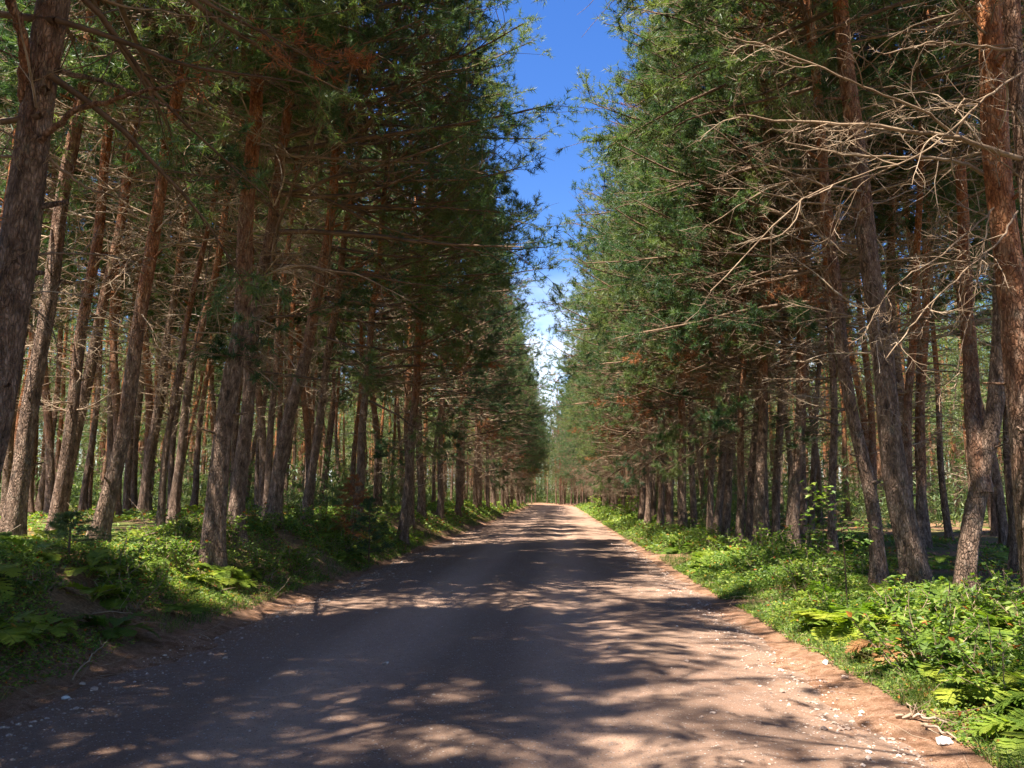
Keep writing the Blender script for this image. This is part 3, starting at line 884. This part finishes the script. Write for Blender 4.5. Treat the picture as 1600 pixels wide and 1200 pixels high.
for xx_, yy in ((-7.4, 4.6),):  # extra pine out of view, added to darken the left verge
    pine(KIT_EDGE[int(yy) % 3], xx_, yy, rng.uniform(-.8, .8), 'unseen shade pine behind the left edge of the view', 'pines beside and behind the viewer', 1.0)
for yy in (-6.0, -3.0, -0.5, 3.0):  # unseen right-hand pines, crowns set to shade the foreground road
    x = float(road_x(yy)) + rng.uniform(4.8, 5.4)
    pine(KIT_EDGE[(2, 0)[int(yy) % 2]], x, yy, PI + rng.uniform(-.5, .5), 'unseen shade pine behind the right edge of the view', 'pines beside and behind the viewer', rng.uniform(.95, 1.05))

# ---- the planted wood on both sides
def inner(side, x0, x1, y0, y1, step, limit, zone, lab):
    c = 0
    cand = []
    nx, ny = int((x1 - x0) / step), int((y1 - y0) / step)
    for a in range(nx):
        for b in range(ny):
            cand.append((x0 + (a + .5) * step + rng.uniform(-.35, .35) * step, y0 + (b + .5) * step + rng.uniform(-.35, .35) * step))
    rng.shuffle(cand)
    for dx, yy in cand:
        x = float(road_x(yy)) + side * dx
        sx = (x / max(yy, 0.1))
        if yy > 4 and (sx < -0.80 or sx > 0.66):
            continue
        if not free(x, yy, 1.7 if yy > 8 else 1.4):
            continue
        if yy < 10 and abs(x) < 7 and sx > -0.8:
            continue
        pine((KIT_EDGE if zone.startswith('pines beside') and rng.random() < .25 else KIT_INNER)[rng.randrange(5)], x, yy, rng.uniform(0, 6.28), lab, zone, rng.uniform(0.86, 1.06), (rng.gauss(0, .03), rng.gauss(0, .035) + (0.03 if side < 0 else -0.03)))
        c += 1
        if c >= limit:
            return
inner(-1, 7.3, 24, 9, 34, 2.7, 90, 'inner pines of the left wood', 'slim pine standing inside the wood left of the road')
inner(-1, 7.0, 20, 34, 62, 3.2, 35, 'deeper pines of the left wood', 'thin far pine deep in the left wood')
inner(-1, 7.2, 18, -9, 12, 2.8, 42, 'pines beside and behind the viewer', 'unseen shade pine behind the left edge of the view')  # out-of-view pines put in to shade the near left verge
inner(1, 7.3, 21, 9, 34, 2.6, 78, 'inner pines of the right wood', 'slim pine standing inside the wood right of the road')
inner(1, 7.0, 16, 34, 62, 3.2, 20, 'deeper pines of the right wood', 'thin far pine deep in the right wood')
print('PINES', len(PLACED))

# ---- the wood too far off to tell its trees apart
def far_wood():
    rs = np.random.RandomState(9)
    mb = MB()
    spots = []
    for side in (-1, 1):
        for yy in np.arange(30, 160, 3.4):
            for dx in np.arange(8, 56, 3.2):
                x = float(road_x(min(yy, 230))) + side * (dx + rs.uniform(-1.6, 1.6))
                y_ = yy + rs.uniform(-1.6, 1.6)
                if x / y_ < -0.80 or x / y_ > 0.66:
                    continue
                near = (yy < 62 and (dx < (20 if side < 0 else 16))) or (yy < 34 and dx < (25 if side < 0 else 22))
                if near or (dx > 35 and yy > 120) or not free(x, y_, 2.0):
                    continue
                spots.append((x, y_))
    # the belt of pines across the end of the view, where the road has turned away
    for k in range(120):
        yy = rs.uniform(150, 200)
        spots.append((rs.uniform(-12, 16) if yy > 158 else rs.uniform(-1, 16), yy))
    spots = np.array(spots)
    n = len(spots)
    print('FAR', n)
    b = np.stack([spots[:, 0], spots[:, 1], ground_h(spots[:, 0], spots[:, 1])], 1)
    H = rs.uniform(15.5, 18.5, n)
    u = np.linspace(0, 1, 8)
    lean = rs.normal(0, 0.04, (n, 2))
    wob = rs.normal(0, 0.12, (n, 8, 2))
    P = np.zeros((n, 8, 3))
    P[:, :, 2] = b[:, None, 2] + H[:, None] * u - 0.3
    for a in (0, 1):
        P[:, :, a] = b[:, None, a] + lean[:, a][:, None] * H[:, None] * u + wob[:, :, a] * u
    r = (rs.uniform(0.11, 0.18, n)[:, None]) * (1 - 0.8 * u)
    tubes(mb, P, r, 6, 0)
    # bare side branches
    k = 34
    pi = np.repeat(np.arange(n), k)
    t = rs.uniform(0.1, 0.62, n * k)
    az = rs.uniform(0, 6.28, n * k)
    O = np.stack([b[pi, 0] + lean[pi, 0] * H[pi] * t, b[pi, 1] + lean[pi, 1] * H[pi] * t, b[pi, 2] + H[pi] * t], 1)
    d = np.stack([np.cos(az), np.sin(az), rs.uniform(-.1, .4, n * k)], 1)
    G = grow(rs, O, d, rs.uniform(.6, 2.0, n * k), 4, .15, 0)
    tubes(mb, G, np.full(n * k, .014)[:, None] * np.linspace(1, .4, 4), 3, 1)
    pi2, O2, d2, l2, _ = fork(rs, G, 3, .3, 1, .8, .6, (.3, .6))
    tubes(mb, grow(rs, O2, d2, l2, 3, .15, 0), np.full(len(O2), .008)[:, None] * np.linspace(1, .5, 3), 3, 1)
    # needle tufts
    k = 320
    pi = np.repeat(np.arange(n), k)
    edge = np.abs(spots[:, 0] - road_x(spots[:, 1])) < 9
    hb = np.where(edge | (spots[:, 1] > 148), 0.20, 0.26)[pi]
    t = hb + (1 - hb) * rs.uniform(0, 1, n * k) ** 1.1
    az = rs.uniform(0, 6.28, n * k)
    rr = 2.6 * (1 - np.clip((t - .35) / .65, 0, 1)) ** .7 * rs.uniform(0.15, 1, n * k) ** .5 + .1
    rr *= 0.75 + 0.35 * np.sin(az * 3 + t * 23 + pi)
    C = np.stack([b[pi, 0] + lean[pi, 0] * H[pi] * t + rr * np.cos(az), b[pi, 1] + lean[pi, 1] * H[pi] * t + rr * np.sin(az), b[pi, 2] + H[pi] * t + rr * .2], 1)
    A = np.stack([np.cos(az), np.sin(az), np.full(n * k, .5)], 1)
    needles(mb, rs, C, A, 7, 0.36, 0.045, 0.25, 0.9, 2)
    m_ = 9000
    px_ = rs.uniform(8, 75, m_) * np.where(rs.rand(m_) < .5, -1, 1); py_ = rs.uniform(36, 200, m_)
    px_ = px_ + road_x(py_)
    endk = rs.rand(m_) < .22
    px_ = np.where(endk, rs.uniform(-25, 20, m_), px_); py_ = np.where(endk, rs.uniform(172, 200, m_), py_)
    hb_ = rs.uniform(.4, 4.4, m_)
    C = np.repeat(np.stack([px_, py_, ground_h(px_, py_)], 1), 26, 0) + rs.normal(0, .55, (m_ * 26, 3)) * [1, 1, 0]
    C[:, 2] += rs.uniform(0, 1, m_ * 26) * np.repeat(hb_, 26)
    needles(mb, rs, C, rs.normal(0, 1, C.shape) + [0, 0, 1.2], 4, 0.42, 0.07, .2, .8, 2)
    link('far_forest', mb.mesh('far_forest', [BARK, WOOD, NEEDLE]), kind='stuff', label='far pine wood closing the view on both sides of the road', category='forest')
far_wood()

# ------------------------------------------------------------------ undergrowth
def fern_mesh(seed, n=8, L=0.75, mat=None):
    rs = np.random.RandomState(seed)
    mb = MB()
    for k in range(n):
        az = k * 6.283 / n + rs.normal(0, .25)
        el = rs.uniform(0.75, 1.15)
        Lf = L * rs.uniform(.7, 1.1)
        m = 21
        P = grow(rs, np.zeros((1, 3)), np.array([[math.cos(az) * math.cos(el), math.sin(az) * math.cos(el), math.sin(el)]]), np.array([Lf]), m, .02, -0.095)[0]
        tubes(mb, P, np.linspace(.0035, .001, m), 3, 0)
        T = norm(np.gradient(P, axis=0))
        side = norm(np.cross(T, [0, 0, 1.0]))
        up = np.cross(side, T)
        for j in range(3, m):
            for sub in (0, .5):
                pj = P[j] if sub == 0 else (P[j] + P[min(j + 1, m - 1)]) / 2
                f = (j + sub) / m
                wl_ = Lf * 0.30 * math.sin(math.pi * min(1, (1 - f) * 1.25 + .02)) ** .8 * (1.0 if f > .3 else .75) + .01
                for sg in (-1, 1):
                    dv = norm(side[j] * sg + T[j] * .45 + up[j] * rs.normal(.0, .12))
                    q = np.cross(dv, up[j])
                    # a pinna with toothed outline: three short leaflets each side
                    a, c = pj, pj + dv * wl_
                    hw = wl_ * .115 + .004
                    s1, s2, s3 = pj + dv * wl_ * .22, pj + dv * wl_ * .5, pj + dv * wl_ * .75
                    v = [a, s1 + q * hw, s1 - q * hw, s2 + q * hw * .9, s2 - q * hw * .9, s3 + q * hw * .6, s3 - q * hw * .6, c,
                         a + dv * wl_ * .30 + q * hw * .35, a + dv * wl_ * .30 - q * hw * .35, a + dv * wl_ * .58 + q * hw * .3, a + dv * wl_ * .58 - q * hw * .3]
                    mb.add(np.array(v), tris=[(0, 1, 2), (1, 8, 9), (1, 9, 2), (8, 3, 4), (8, 4, 9), (3, 10, 11), (3, 11, 4), (10, 5, 6), (10, 6, 11), (5, 7, 6)], mat=0)
    return mb.mesh('fern', [mat or FERN], False)

def bush_mesh(seed, H, W, nst=14, nl=26, ls=.05, mats=None, red=0.03, sub=3):
    rs = np.random.RandomState(seed)
    mb = MB()
    az = rs.uniform(0, 6.28, nst)
    el = rs.uniform(.55, 1.4, nst)
    d = np.stack([np.cos(az) * np.cos(el), np.sin(az) * np.cos(el), np.sin(el)], 1)
    O = np.stack([rs.normal(0, W * .12, nst), rs.normal(0, W * .12, nst), np.zeros(nst)], 1)
    P = grow(rs, O, d, H * rs.uniform(.6, 1.1, nst), 7, .1, .03)
    tubes(mb, P, np.full(nst, .004 + .004 * H)[:, None] * np.linspace(1, .4, 7), 4, 0)
    L = np.linalg.norm(P[:, -1] - P[:, 0], axis=1)
    pi, O2, d2, l2, _ = fork(rs, P, sub, .25, 1, .8, .5, (.3, .6), L)
    P2 = grow(rs, O2, d2, l2, 4, .15, .02)
    tubes(mb, P2, np.full(len(O2), .0028)[:, None] * np.linspace(1, .5, 4), 3, 0)
    pi, O3, d3, l3, _ = fork(rs, P2, max(2, nl // 3), .0, 1, 1.0, .6, (.1, .3), l2)
    pi, O4, d4, l4, _ = fork(rs, P, nl // 2, .3, 1, 1.0, .6, (.1, .3), L)
    C = np.concatenate([O3, O4])
    nm = np.concatenate([d3, d4]) * .35 + np.array([0, 0, 1.0]) + rs.normal(0, .35, C.shape)
    isr = rs.rand(len(C)) < red
    for sel, m in ((~isr, 1), (isr, 2)):
        k = int(sel.sum())
        if k:
            leaves(mb, rs, C[sel], nm[sel], ls * rs.uniform(.7, 1.3, k), ls * .6 * rs.uniform(.8, 1.2, k), m)
    return mb.mesh('bush', mats or [WOOD, LEAF, REDLEAF], False)

def put(name, me, x, y, rot, sc, label, cat, group=None, dz=0.0, tilt=(0, 0)):
    o = link(name, me, None, label=label, category=cat)
    if group:
        o['group'] = group
    o.location = (x, y, gz(x, y) - 0.01 + dz)
    o.rotation_euler = (tilt[0], tilt[1], rot)
    o.scale = (sc, sc, sc)
    return o

FERNS = [fern_mesh(500 + i, 8 + i % 4, .78) for i in range(6)]
FERNS_DRY = [fern_mesh(520 + i, 6, .6, FERNB) for i in range(2)]
rs = np.random.RandomState(21)
def scatter_ferns(n, x0, x1, y0, y1, lab, grp, dry=0.07, sc=(.45, .85)):
    c = 0
    tries = 0
    while c < n and tries < n * 20:
        tries += 1
        yy = y0 + (y1 - y0) * rs.rand() ** 2.1
        x = rs.uniform(x0, x1)
        if noise2(np.array(x), np.array(yy), 1.6, 14) < -0.45:
            continue
        c += 1
        if rs.rand() < dry:
            put('withered_fern', FERNS_DRY[rs.randint(2)], x, yy, rs.uniform(0, 6.28), rs.uniform(*sc), 'withered brown fern among the ' + lab.split(' ', 1)[1], 'fern', grp + ' (withered)')
        else:
            put('fern', FERNS[rs.randint(6)], x, yy, rs.uniform(0, 6.28), rs.uniform(*sc), lab, 'fern', grp, tilt=(rs.normal(0, .08), rs.normal(0, .08)))
scatter_ferns(165, 3.05, 5.8, 5.4, 24, 'yellow green ferns crowding the right verge', 'ferns on the right verge', .10, (.58, 1.0))
scatter_ferns(28, 6.0, 12, 9, 26, 'shaded ferns under the pines right of the road', 'ferns under the right pines')
scatter_ferns(62, -7.2, -4.45, 4.2, 28, 'dark ferns on the shaded left verge', 'ferns on the left verge', .15, (.4, .7))
scatter_ferns(42, -18, -6.5, 9, 32, 'low ferns under the pines of the left wood', 'ferns under the left pines', .2, (.4, .75))

BUSHES = [bush_mesh(600 + i, .5, .5, 14, 22, .055) for i in range(4)]
def scatter_bush(n, x0, x1, y0, y1, lab, grp, sc=(.7, 1.3)):
    for k in range(n):
        yy = y0 + (y1 - y0) * rs.rand() ** 1.3
        put('leafy_shrub', BUSHES[rs.randint(4)], rs.uniform(x0, x1), yy, rs.uniform(0, 6.28), rs.uniform(*sc), lab, 'shrub', grp)
scatter_bush(62, 2.95, 5.8, 5, 38, 'low leafy shrub between ferns on the right verge', 'low shrubs on the right verge', (.8, 1.5))
scatter_bush(30, -6.5, -4.6, 7, 30, 'low dark shrub on the left verge', 'low shrubs on the left verge')
for (px, D, s, lab) in ((968, 62, 3.4, 'bright leafy bush at the right verge corner, roadmost'), (990, 50, 3.0, 'rounded green bush right beside the foremost verge stem'), (1190, 19, 1.7, 'green bush at the foot of the clustered right trunks'),
                        (1255, 17.5, 1.8, 'dim leafy bush left of the maple sapling'), (540, 20.5, 2.2, 'mixed leafy shrub below the shaded left pines'), (470, 19, 1.4, 'small leafy seedling clump between two left trunks'),
                        (940, 85, 3.6, 'far green bush on the right verge before the bend')):
    p = at(px, 780, D)
    put('leafy_bush', BUSHES[rs.randint(4)], p[0], p[1], rs.uniform(0, 6), s, lab, 'bush')

def fir_mesh(seed, H, mat=None):
    rs = np.random.RandomState(seed)
    mb = MB()
    ax = np.stack([np.zeros(8), np.zeros(8), np.linspace(-.1, H, 8)], 1)
    tubes(mb, ax, np.linspace(.02, .004, 8), 6, 0)
    k = int(H * 46)
    z = rs.uniform(.08, H * .98, k)
    az = rs.uniform(0, 6.28, k)
    L = (.55 if H > 1 else 1.1) * H * (1 - z / H) ** .8 * rs.uniform(.6, 1.1, k) + .06
    d = np.stack([np.cos(az), np.sin(az), rs.uniform(.0, .5, k)], 1)
    P = grow(rs, np.stack([0 * z, 0 * z, z], 1), d, L, 6, .06, -.02)
    tubes(mb, P, np.full(k, .005)[:, None] * np.linspace(1, .4, 6), 3, 0)
    pi, O, dd, ln, _ = fork(rs, P, 9, .15, 1, .8, .25, (.2, .5), L)
    P2 = grow(rs, O, dd, ln, 3, .08, 0)
    C = np.concatenate([P[:, 2:].reshape(-1, 3), P2[:, 1:].reshape(-1, 3)])
    A = np.concatenate([np.gradient(P, axis=1)[:, 2:].reshape(-1, 3), np.gradient(P2, axis=1)[:, 1:].reshape(-1, 3)])
    needles(mb, rs, C, A, 9, .05, .007, .08, .9, 1)
    return mb.mesh('fir', [LIMB, mat or NEEDLE])
p = at(112, 800, 9.5); put('young_fir', fir_mesh(700, 0.6), p[0], p[1], 0, 1.0, 'small dark fir bush at the foot of the leaning left pines', 'fir')
p = at(578, 800, 19); put('young_fir', fir_mesh(701, 1.5), p[0], p[1], 0, 1.0, 'young fir with brown tips on the left bank', 'fir')
p = at(552, 800, 20); put('withered_sapling', fir_mesh(702, 1.7, BROWN), p[0], p[1], 0, 1.0, 'rusty withered conifer sapling on the left bank', 'sapling')

def maple():
    rs = np.random.RandomState(31)
    p = at(1322, 905, 10.2)
    x, yb = p[0], p[1]
    loc = np.array([x, yb, gz(x, yb)])
    o = bpy.data.objects.new('maple_sapling', None)
    COL.objects.link(o)
    o.location = loc
    o['label'], o['category'] = 'young maple sapling with bright lobed leaves leaning over the right verge', 'sapling'
    lp = np.array([at(*q, 10.2) for q in [(1322, 905), (1316, 870), (1308, 830), (1296, 800), (1275, 785), (1248, 765), (1240, 748)]])
    lp[0, 2] = loc[2]
    lp[:, 1] += np.linspace(0, -.5, len(lp))
    lp -= loc
    mb = MB()
    tubes(mb, lp, np.linspace(.009, .003, len(lp)), 6, 0)
    twigs = []
    for (a, b, c) in (((1308, 830), (1330, 815), (1352, 822)), ((1296, 800), (1312, 780), (1335, 790)), ((1316, 870), (1290, 860), (1270, 845)), ((1318, 880), (1345, 872), (1362, 850)),
                      ((1275, 785), (1262, 800), (1250, 812)), ((1284, 790), (1290, 775), (1300, 765)), ((1312, 850), (1330, 842), (1345, 850)), ((1320, 890), (1300, 885), (1285, 890)), ((1255, 772), (1270, 772), (1285, 778))):
        q = np.array([at(*a, 9.9), at(*b, 9.75 + rs.uniform(-.2, .2)), at(*c, 9.6 + rs.uniform(-.3, .3))]) - loc
        u = np.linspace(0, 2, 6)
        q = np.stack([np.interp(u, [0, 1, 2], q[:, i]) for i in range(3)], 1)
        twigs.append(q)
    T = np.array(twigs)
    tubes(mb, T, np.full(len(T), .0035)[:, None] * np.linspace(1, .5, 6), 4, 0)
    link('stem', mb.mesh('stem', [LIMB]), o)
    prof = np.array([(0, 0), (.10, .16), (.34, .30), (.24, .10), (.62, .46), (.52, .22), (.62, .16), (1.0, 0)])
    half = [(a * 1.0, b) for a, b in prof]
    out = half + [(a, -b) for a, b in half[1:-1][::-1]]
    out = np.array(out)
    mb = MB()
    pts = [T[i, j] for i in range(len(T)) for j in range(1, 6) for _ in range(3)] + [lp[i] * (1 - f) + lp[i + 1] * f for i in range(2, 6) for f in (0, .3, .6) for _ in range(2)]
    for c in pts:
        s = rs.uniform(.045, .085)
        nrm = norm(np.array([rs.normal(0, .35), rs.normal(-.25, .35), 1.0]))
        t = norm(np.cross(nrm, rs.normal(0, 1, 3)))
        b = np.cross(nrm, t)
        c = c + rs.normal(0, .035, 3)
        v = c + s * (out[:, :1] * t + out[:, 1:] * b) + nrm * (np.abs(out[:, 1:]) * .25 * s)
        ctr = c + s * .4 * t
        v = np.vstack([v, ctr])
        n = len(out)
        mb.add(v, tris=[(n, k, (k + 1) % n) for k in range(n)], mat=0)
    link('leaves', mb.mesh('leaves', [LEAF], False), o)
maple()

# ground cover, grass and litter nobody could count
def cover():
    rs = np.random.RandomState(41)
    mb = MB()
    def patch(n, x0, x1, y0, y1, hmax, size, red=.03, pw=1.6, cl=-.3):
        yy = y0 + (y1 - y0) * rs.rand(n) ** pw
        xr = rs.uniform(x0, x1, n)
        xx = xr + road_x(yy)
        edge = np.minimum(np.abs(xr - x0), np.abs(xr - x1))
        keep = noise2(xx, yy, 1.1, 8) + .5 * noise2(xx, yy, .35, 16) > cl
        xx, yy, edge = xx[keep], yy[keep], edge[keep]
        k = len(xx)
        hh = hmax * (0.55 + .45 * noise2(xx, yy, .8, 22)) * np.clip(edge / .7, .15, 1)
        z = ground_h(xx, yy) + hh * rs.uniform(0.05, 1, k) ** .6
        C = np.stack([xx, yy, z], 1)
        nm = np.array([0, -.15, 1.0]) + rs.normal(0, .5, C.shape)
        s = size * (0.6 + yy / 16.0).clip(0.8, 4) * rs.uniform(.6, 1.4, k)
        isr = rs.rand(k) < red
        for sel, m in ((~isr, 0), (isr, 1)):
            leaves(mb, rs, C[sel], nm[sel], s[sel], s[sel] * .6, m)
    patch(115000, 3.36, 6.5, 4, 20, .40, .030, cl=-.6)
    patch(60000, 3.4, 6.3, 12, 130, .55, .04, .02, 2.2)
    patch(26000, 6, 14, 8, 45, .25, .045, .10, 1.5, .1)
    patch(80000, -7.0, -3.4, 3.5, 26, .24, .030, .05, 1.6, -.7)
    patch(45000, -6.6, -3.7, 16, 130, .36, .04, .05, 2.2)
    patch(60000, -22, -6.2, 8, 50, .22, .05, .10, 1.4, .0)
    patch(60000, -7.5, -3.55, 3.3, 12, .22, .030, .06, 1.0, -.9)
    link('ground_cover', mb.mesh('ground_cover', [LEAF, REDLEAF], False), kind='stuff', label='knee high leafy ground cover along both verges', category='undergrowth')
    mb = MB()
    n = 46000
    yy = 4 + 60 * rs.rand(n) ** 2.2
    side = np.where(rs.rand(n) < .6, 1, -1)
    xr = side * (HW + .2 + np.abs(rs.normal(.15, .45, n)))
    deep = rs.rand(n) < .3
    xr = np.where(deep, side * rs.uniform(HW + .3, HW + 4, n), xr)
    xx = road_x(yy) + xr
    keep = noise2(xx, yy, .7, 2) > -.35
    xx, yy = xx[keep], yy[keep]
    k = len(xx)
    b = np.stack([xx, yy, ground_h(xx, yy) - .01], 1)
    L = rs.uniform(.05, .20, k)
    d = norm(np.stack([rs.normal(0, .45, k), rs.normal(0, .45, k), np.ones(k)], 1))
    s = norm(np.cross(d, rs.normal(0, 1, (k, 3)))) * (.0022 + .0005 * yy / 5)[:, None]
    m1 = b + d * (L * .6)[:, None]
    tip = b + d * L[:, None] + np.stack([rs.normal(0, .3, k) * L, rs.normal(0, .3, k) * L, -.15 * L], 1)
    v = np.stack([b - s, b + s, m1 + s * .7, m1 - s * .7, tip], 1).reshape(-1, 3)
    i = np.arange(k)[:, None] * 5
    mb.add(v, tris=np.concatenate([i + [[3, 2, 4]]]), quads=i + [[0, 1, 2, 3]])
    link('grass', mb.mesh('grass', [GRASS], False), kind='stuff', label='thin grass blades along the road edges', category='grass')
cover()

def litter():
    """fallen twigs and pale needles on the forest floor"""
    rs = np.random.RandomState(51)
    mb = MB()
    n = 5200
    yy = 4 + 40 * rs.rand(n) ** 1.5
    side = np.where(rs.rand(n) < .62, -1, 1)
    xx = road_x(yy) + side * (HW + rs.uniform(0, 1, n) ** 1.4 * 15)
    O = np.stack([xx, yy, ground_h(xx, yy) + rs.uniform(0, .08, n)], 1)
    az = rs.uniform(0, 6.28, n)
    d = np.stack([np.cos(az), np.sin(az), rs.normal(.03, .12, n)], 1)
    L = rs.uniform(.08, .5, n)
    P = grow(rs, O, d, L, 4, .15, 0)
    tubes(mb, P, (.002 + .007 * L * rs.rand(n))[:, None] * np.linspace(1, .5, 4), 3, 0)
    link('twig_litter', mb.mesh('twig_litter', [WOOD]), kind='stuff', label='small fallen twigs scattered on the forest floor', category='litter')
    # loose gravel
    ico_v = []
    mb = MB()
    n = 8500
    yy = 3.2 + 26 * rs.rand(n) ** 2.0
    e = rs.rand(n) < .7
    sgn = np.where(rs.rand(n) < .6, 1, -1)
    xr = np.where(e, sgn * (HW - np.abs(rs.normal(0, .38, n)) - .03), rs.uniform(-HW, HW, n))
    xx = road_x(yy) + xr
    z = np.maximum(road_h(xx, yy), ground_h(xx, yy))
    r = .0034 * np.exp(rs.normal(0, .6, n)) * np.where(e, 1.6, 1.0) * (1 + yy / 25)
    r = np.minimum(r, .032)
    phi = (1 + 5 ** .5) / 2
    O = norm(np.array([(1, 0, 0), (-1, 0, 0), (0, 1, 0), (0, -1, 0), (0, 0, 1), (0, 0, -1), (.7, .7, .5), (-.7, .7, .5), (-.7, -.7, .5), (.7, -.7, .5)], float))
    tr = [(4, 0, 6), (4, 6, 2), (4, 2, 7), (4, 7, 1), (4, 1, 8), (4, 8, 3), (4, 3, 9), (4, 9, 0), (5, 6, 0), (5, 2, 6), (5, 7, 2), (5, 1, 7), (5, 8, 1), (5, 3, 8), (5, 9, 3), (5, 0, 9)]
    sc = rs.uniform(.6, 1.3, (n, 1, 3)) * np.array([1, 1, .7])
    jit = rs.uniform(.75, 1.2, (n, 10, 1))
    a = rs.uniform(0, 6.28, n)
    V = O[None] * sc * jit * r[:, None, None]
    ca, sa = np.cos(a)[:, None], np.sin(a)[:, None]
    X = V[..., 0] * ca - V[..., 1] * sa
    Y = V[..., 0] * sa + V[..., 1] * ca
    V = np.stack([X + xx[:, None], Y + yy[:, None], V[..., 2] + (z + r * .06)[:, None]], -1)
    t = np.array(tr)[None] + (np.arange(n) * 10)[:, None, None]
    mb.add(V.reshape(-1, 3), tris=t.reshape(-1, 3))
    link('gravel', mb.mesh('gravel', [STONE], False), kind='stuff', label='loose pale gravel along the road edges', category='gravel')
litter()

# single stones and sticks one could pick up
def rock_mesh(seed, r, mat):
    bm_rs = np.random.RandomState(seed)
    import bmesh
    bm = bmesh.new()
    bmesh.ops.create_icosphere(bm, subdivisions=3, radius=r)
    k = bm_rs.normal(0, 1, (5, 3))
    for v in bm.verts:
        c = np.array(v.co)
        cn_ = c / np.linalg.norm(c)
        f = 1 + sum(.10 * math.sin(3 * float(cn_ @ kk) + i) for i, kk in enumerate(k))
        for kk in k:
            kk_ = kk / np.linalg.norm(kk)
            dd = float(cn_ @ kk_) * f
            if dd > .72:
                f *= .72 / dd
        v.co = Vector((c[0] * f * 1.25, c[1] * f, c[2] * f * .65))
    me = bpy.data.meshes.new('rock')
    bm.to_mesh(me)
    bm.free()
    me.materials.append(mat)
    return me

def on_ground(px, py):
    d = ray(px, py)
    t = -CAM[2] / d[2]
    for _ in range(12):
        p = np.array(CAM) + d * t
        h = max(gz(p[0], p[1]), float(road_h(p[0], p[1])) if abs(p[0] - float(road_x(p[1]))) < HW else -9)
        t += (h - p[2]) / d[2]
    return np.array(CAM) + d * t, h
for k, (px, py, r, mt, lab) in enumerate([(1477, 1163, .045, WHITE, 'white stone lying near the bottom right road edge'), (602, 1068 - 30, .028, STONE, 'pale stone on the dark left part of the road'),
                                      (147, 1078, .028, STONE, 'pale stone at the shaded left road edge'), (101, 1092, .026, WHITE, 'whitish pebble furthest left at the road edge'), (352, 1030, .03, STONE, 'grey stone on the left road shoulder'),
                                      (128, 1070, .024, STONE, 'small stone beside the leftmost whitish pebble'), (1290, 1037, .03, WHITE, 'white stone among the bright right gravel edge'), (1320, 1060, .026, STONE, 'beige stone beside the right verge grass')]):
    p, h = on_ground(px, py)
    o = link('stone', rock_mesh(800 + k, r, mt), None, label=lab, category='stone')
    o.location = (p[0], p[1], h + r * .35)
    o.rotation_euler = (0, 0, k * 1.3)

def stick(pa, pb, r, lab, seed, lift=.02, twigs=4, name='fallen_branch'):
    rs = np.random.RandomState(seed)
    a, ha = on_ground(*pa)
    b, hb = on_ground(*pb)
    u = np.linspace(0, 1, 12)[:, None]
    P = a * (1 - u) + b * u
    P[:, 2] = [max(gz(q[0], q[1]), float(road_h(q[0], q[1])) if abs(q[0] - float(road_x(q[1]))) < HW else -9) for q in P]
    P[:, 2] = np.maximum(P[:, 2], np.linspace(P[0, 2], P[-1, 2], 12)) + r + lift * np.sin(u[:, 0] * 3.1)
    P[1:-1] += rs.normal(0, .01, (10, 3))
    loc = P[0].copy()
    mb = MB()
    tubes(mb, P - loc, np.linspace(r, r * .45, 12), 7, 0)
    if twigs:
        L = np.array([np.linalg.norm(P[-1] - P[0])])
        pi, O, d, ln, t = fork(rs, (P - loc)[None], twigs, .2, 1, .7, .5, (.2, .5), L)
        d[:, 2] = np.abs(d[:, 2])
        tubes(mb, grow(rs, O, d, ln, 6, .12, 0), np.full(len(O), r * .35)[:, None] * np.linspace(1, .4, 6), 4, 0)
    o = link(name, mb.mesh(name, [WOOD]), None, label=lab, category='stick')
    o.location = loc
stick((1400, 1122), (1482, 1134), .016, 'thickest fallen stick on the right road edge by the white stone', 1)
stick((1412, 1118), (1448, 1112), .008, 'thin stick lying above the thickest one at the right road edge', 2, twigs=2)
stick((1440, 1135), (1500, 1160), .011, 'stick pointing to the white stone at the right road edge', 3, twigs=3)
stick((1410, 1100), (1445, 1125), .008, 'short stick at the upper end of the right stick pile', 4, twigs=2)
stick((112, 1065), (165, 1035), .010, 'dark stick on the left verge near the pale stones', 5)
stick((140, 1020), (230, 1000), .008, 'thin pale stick on the left verge slope', 6)
stick((125, 870), (160, 828), .014, 'forked grey branch standing out of the left undergrowth', 7, .25, 3)
stick((200, 860), (300, 880), .012, 'long dark branch lying in the left undergrowth', 8, .12)
stick((20, 805), (110, 812), .03, 'grey fallen log below the dark left pine', 9, .0, 2, 'fallen_log')
stick((378, 845), (470, 870), .012, 'pale branch lying in needles right of the big sunlit pine', 10, .05)
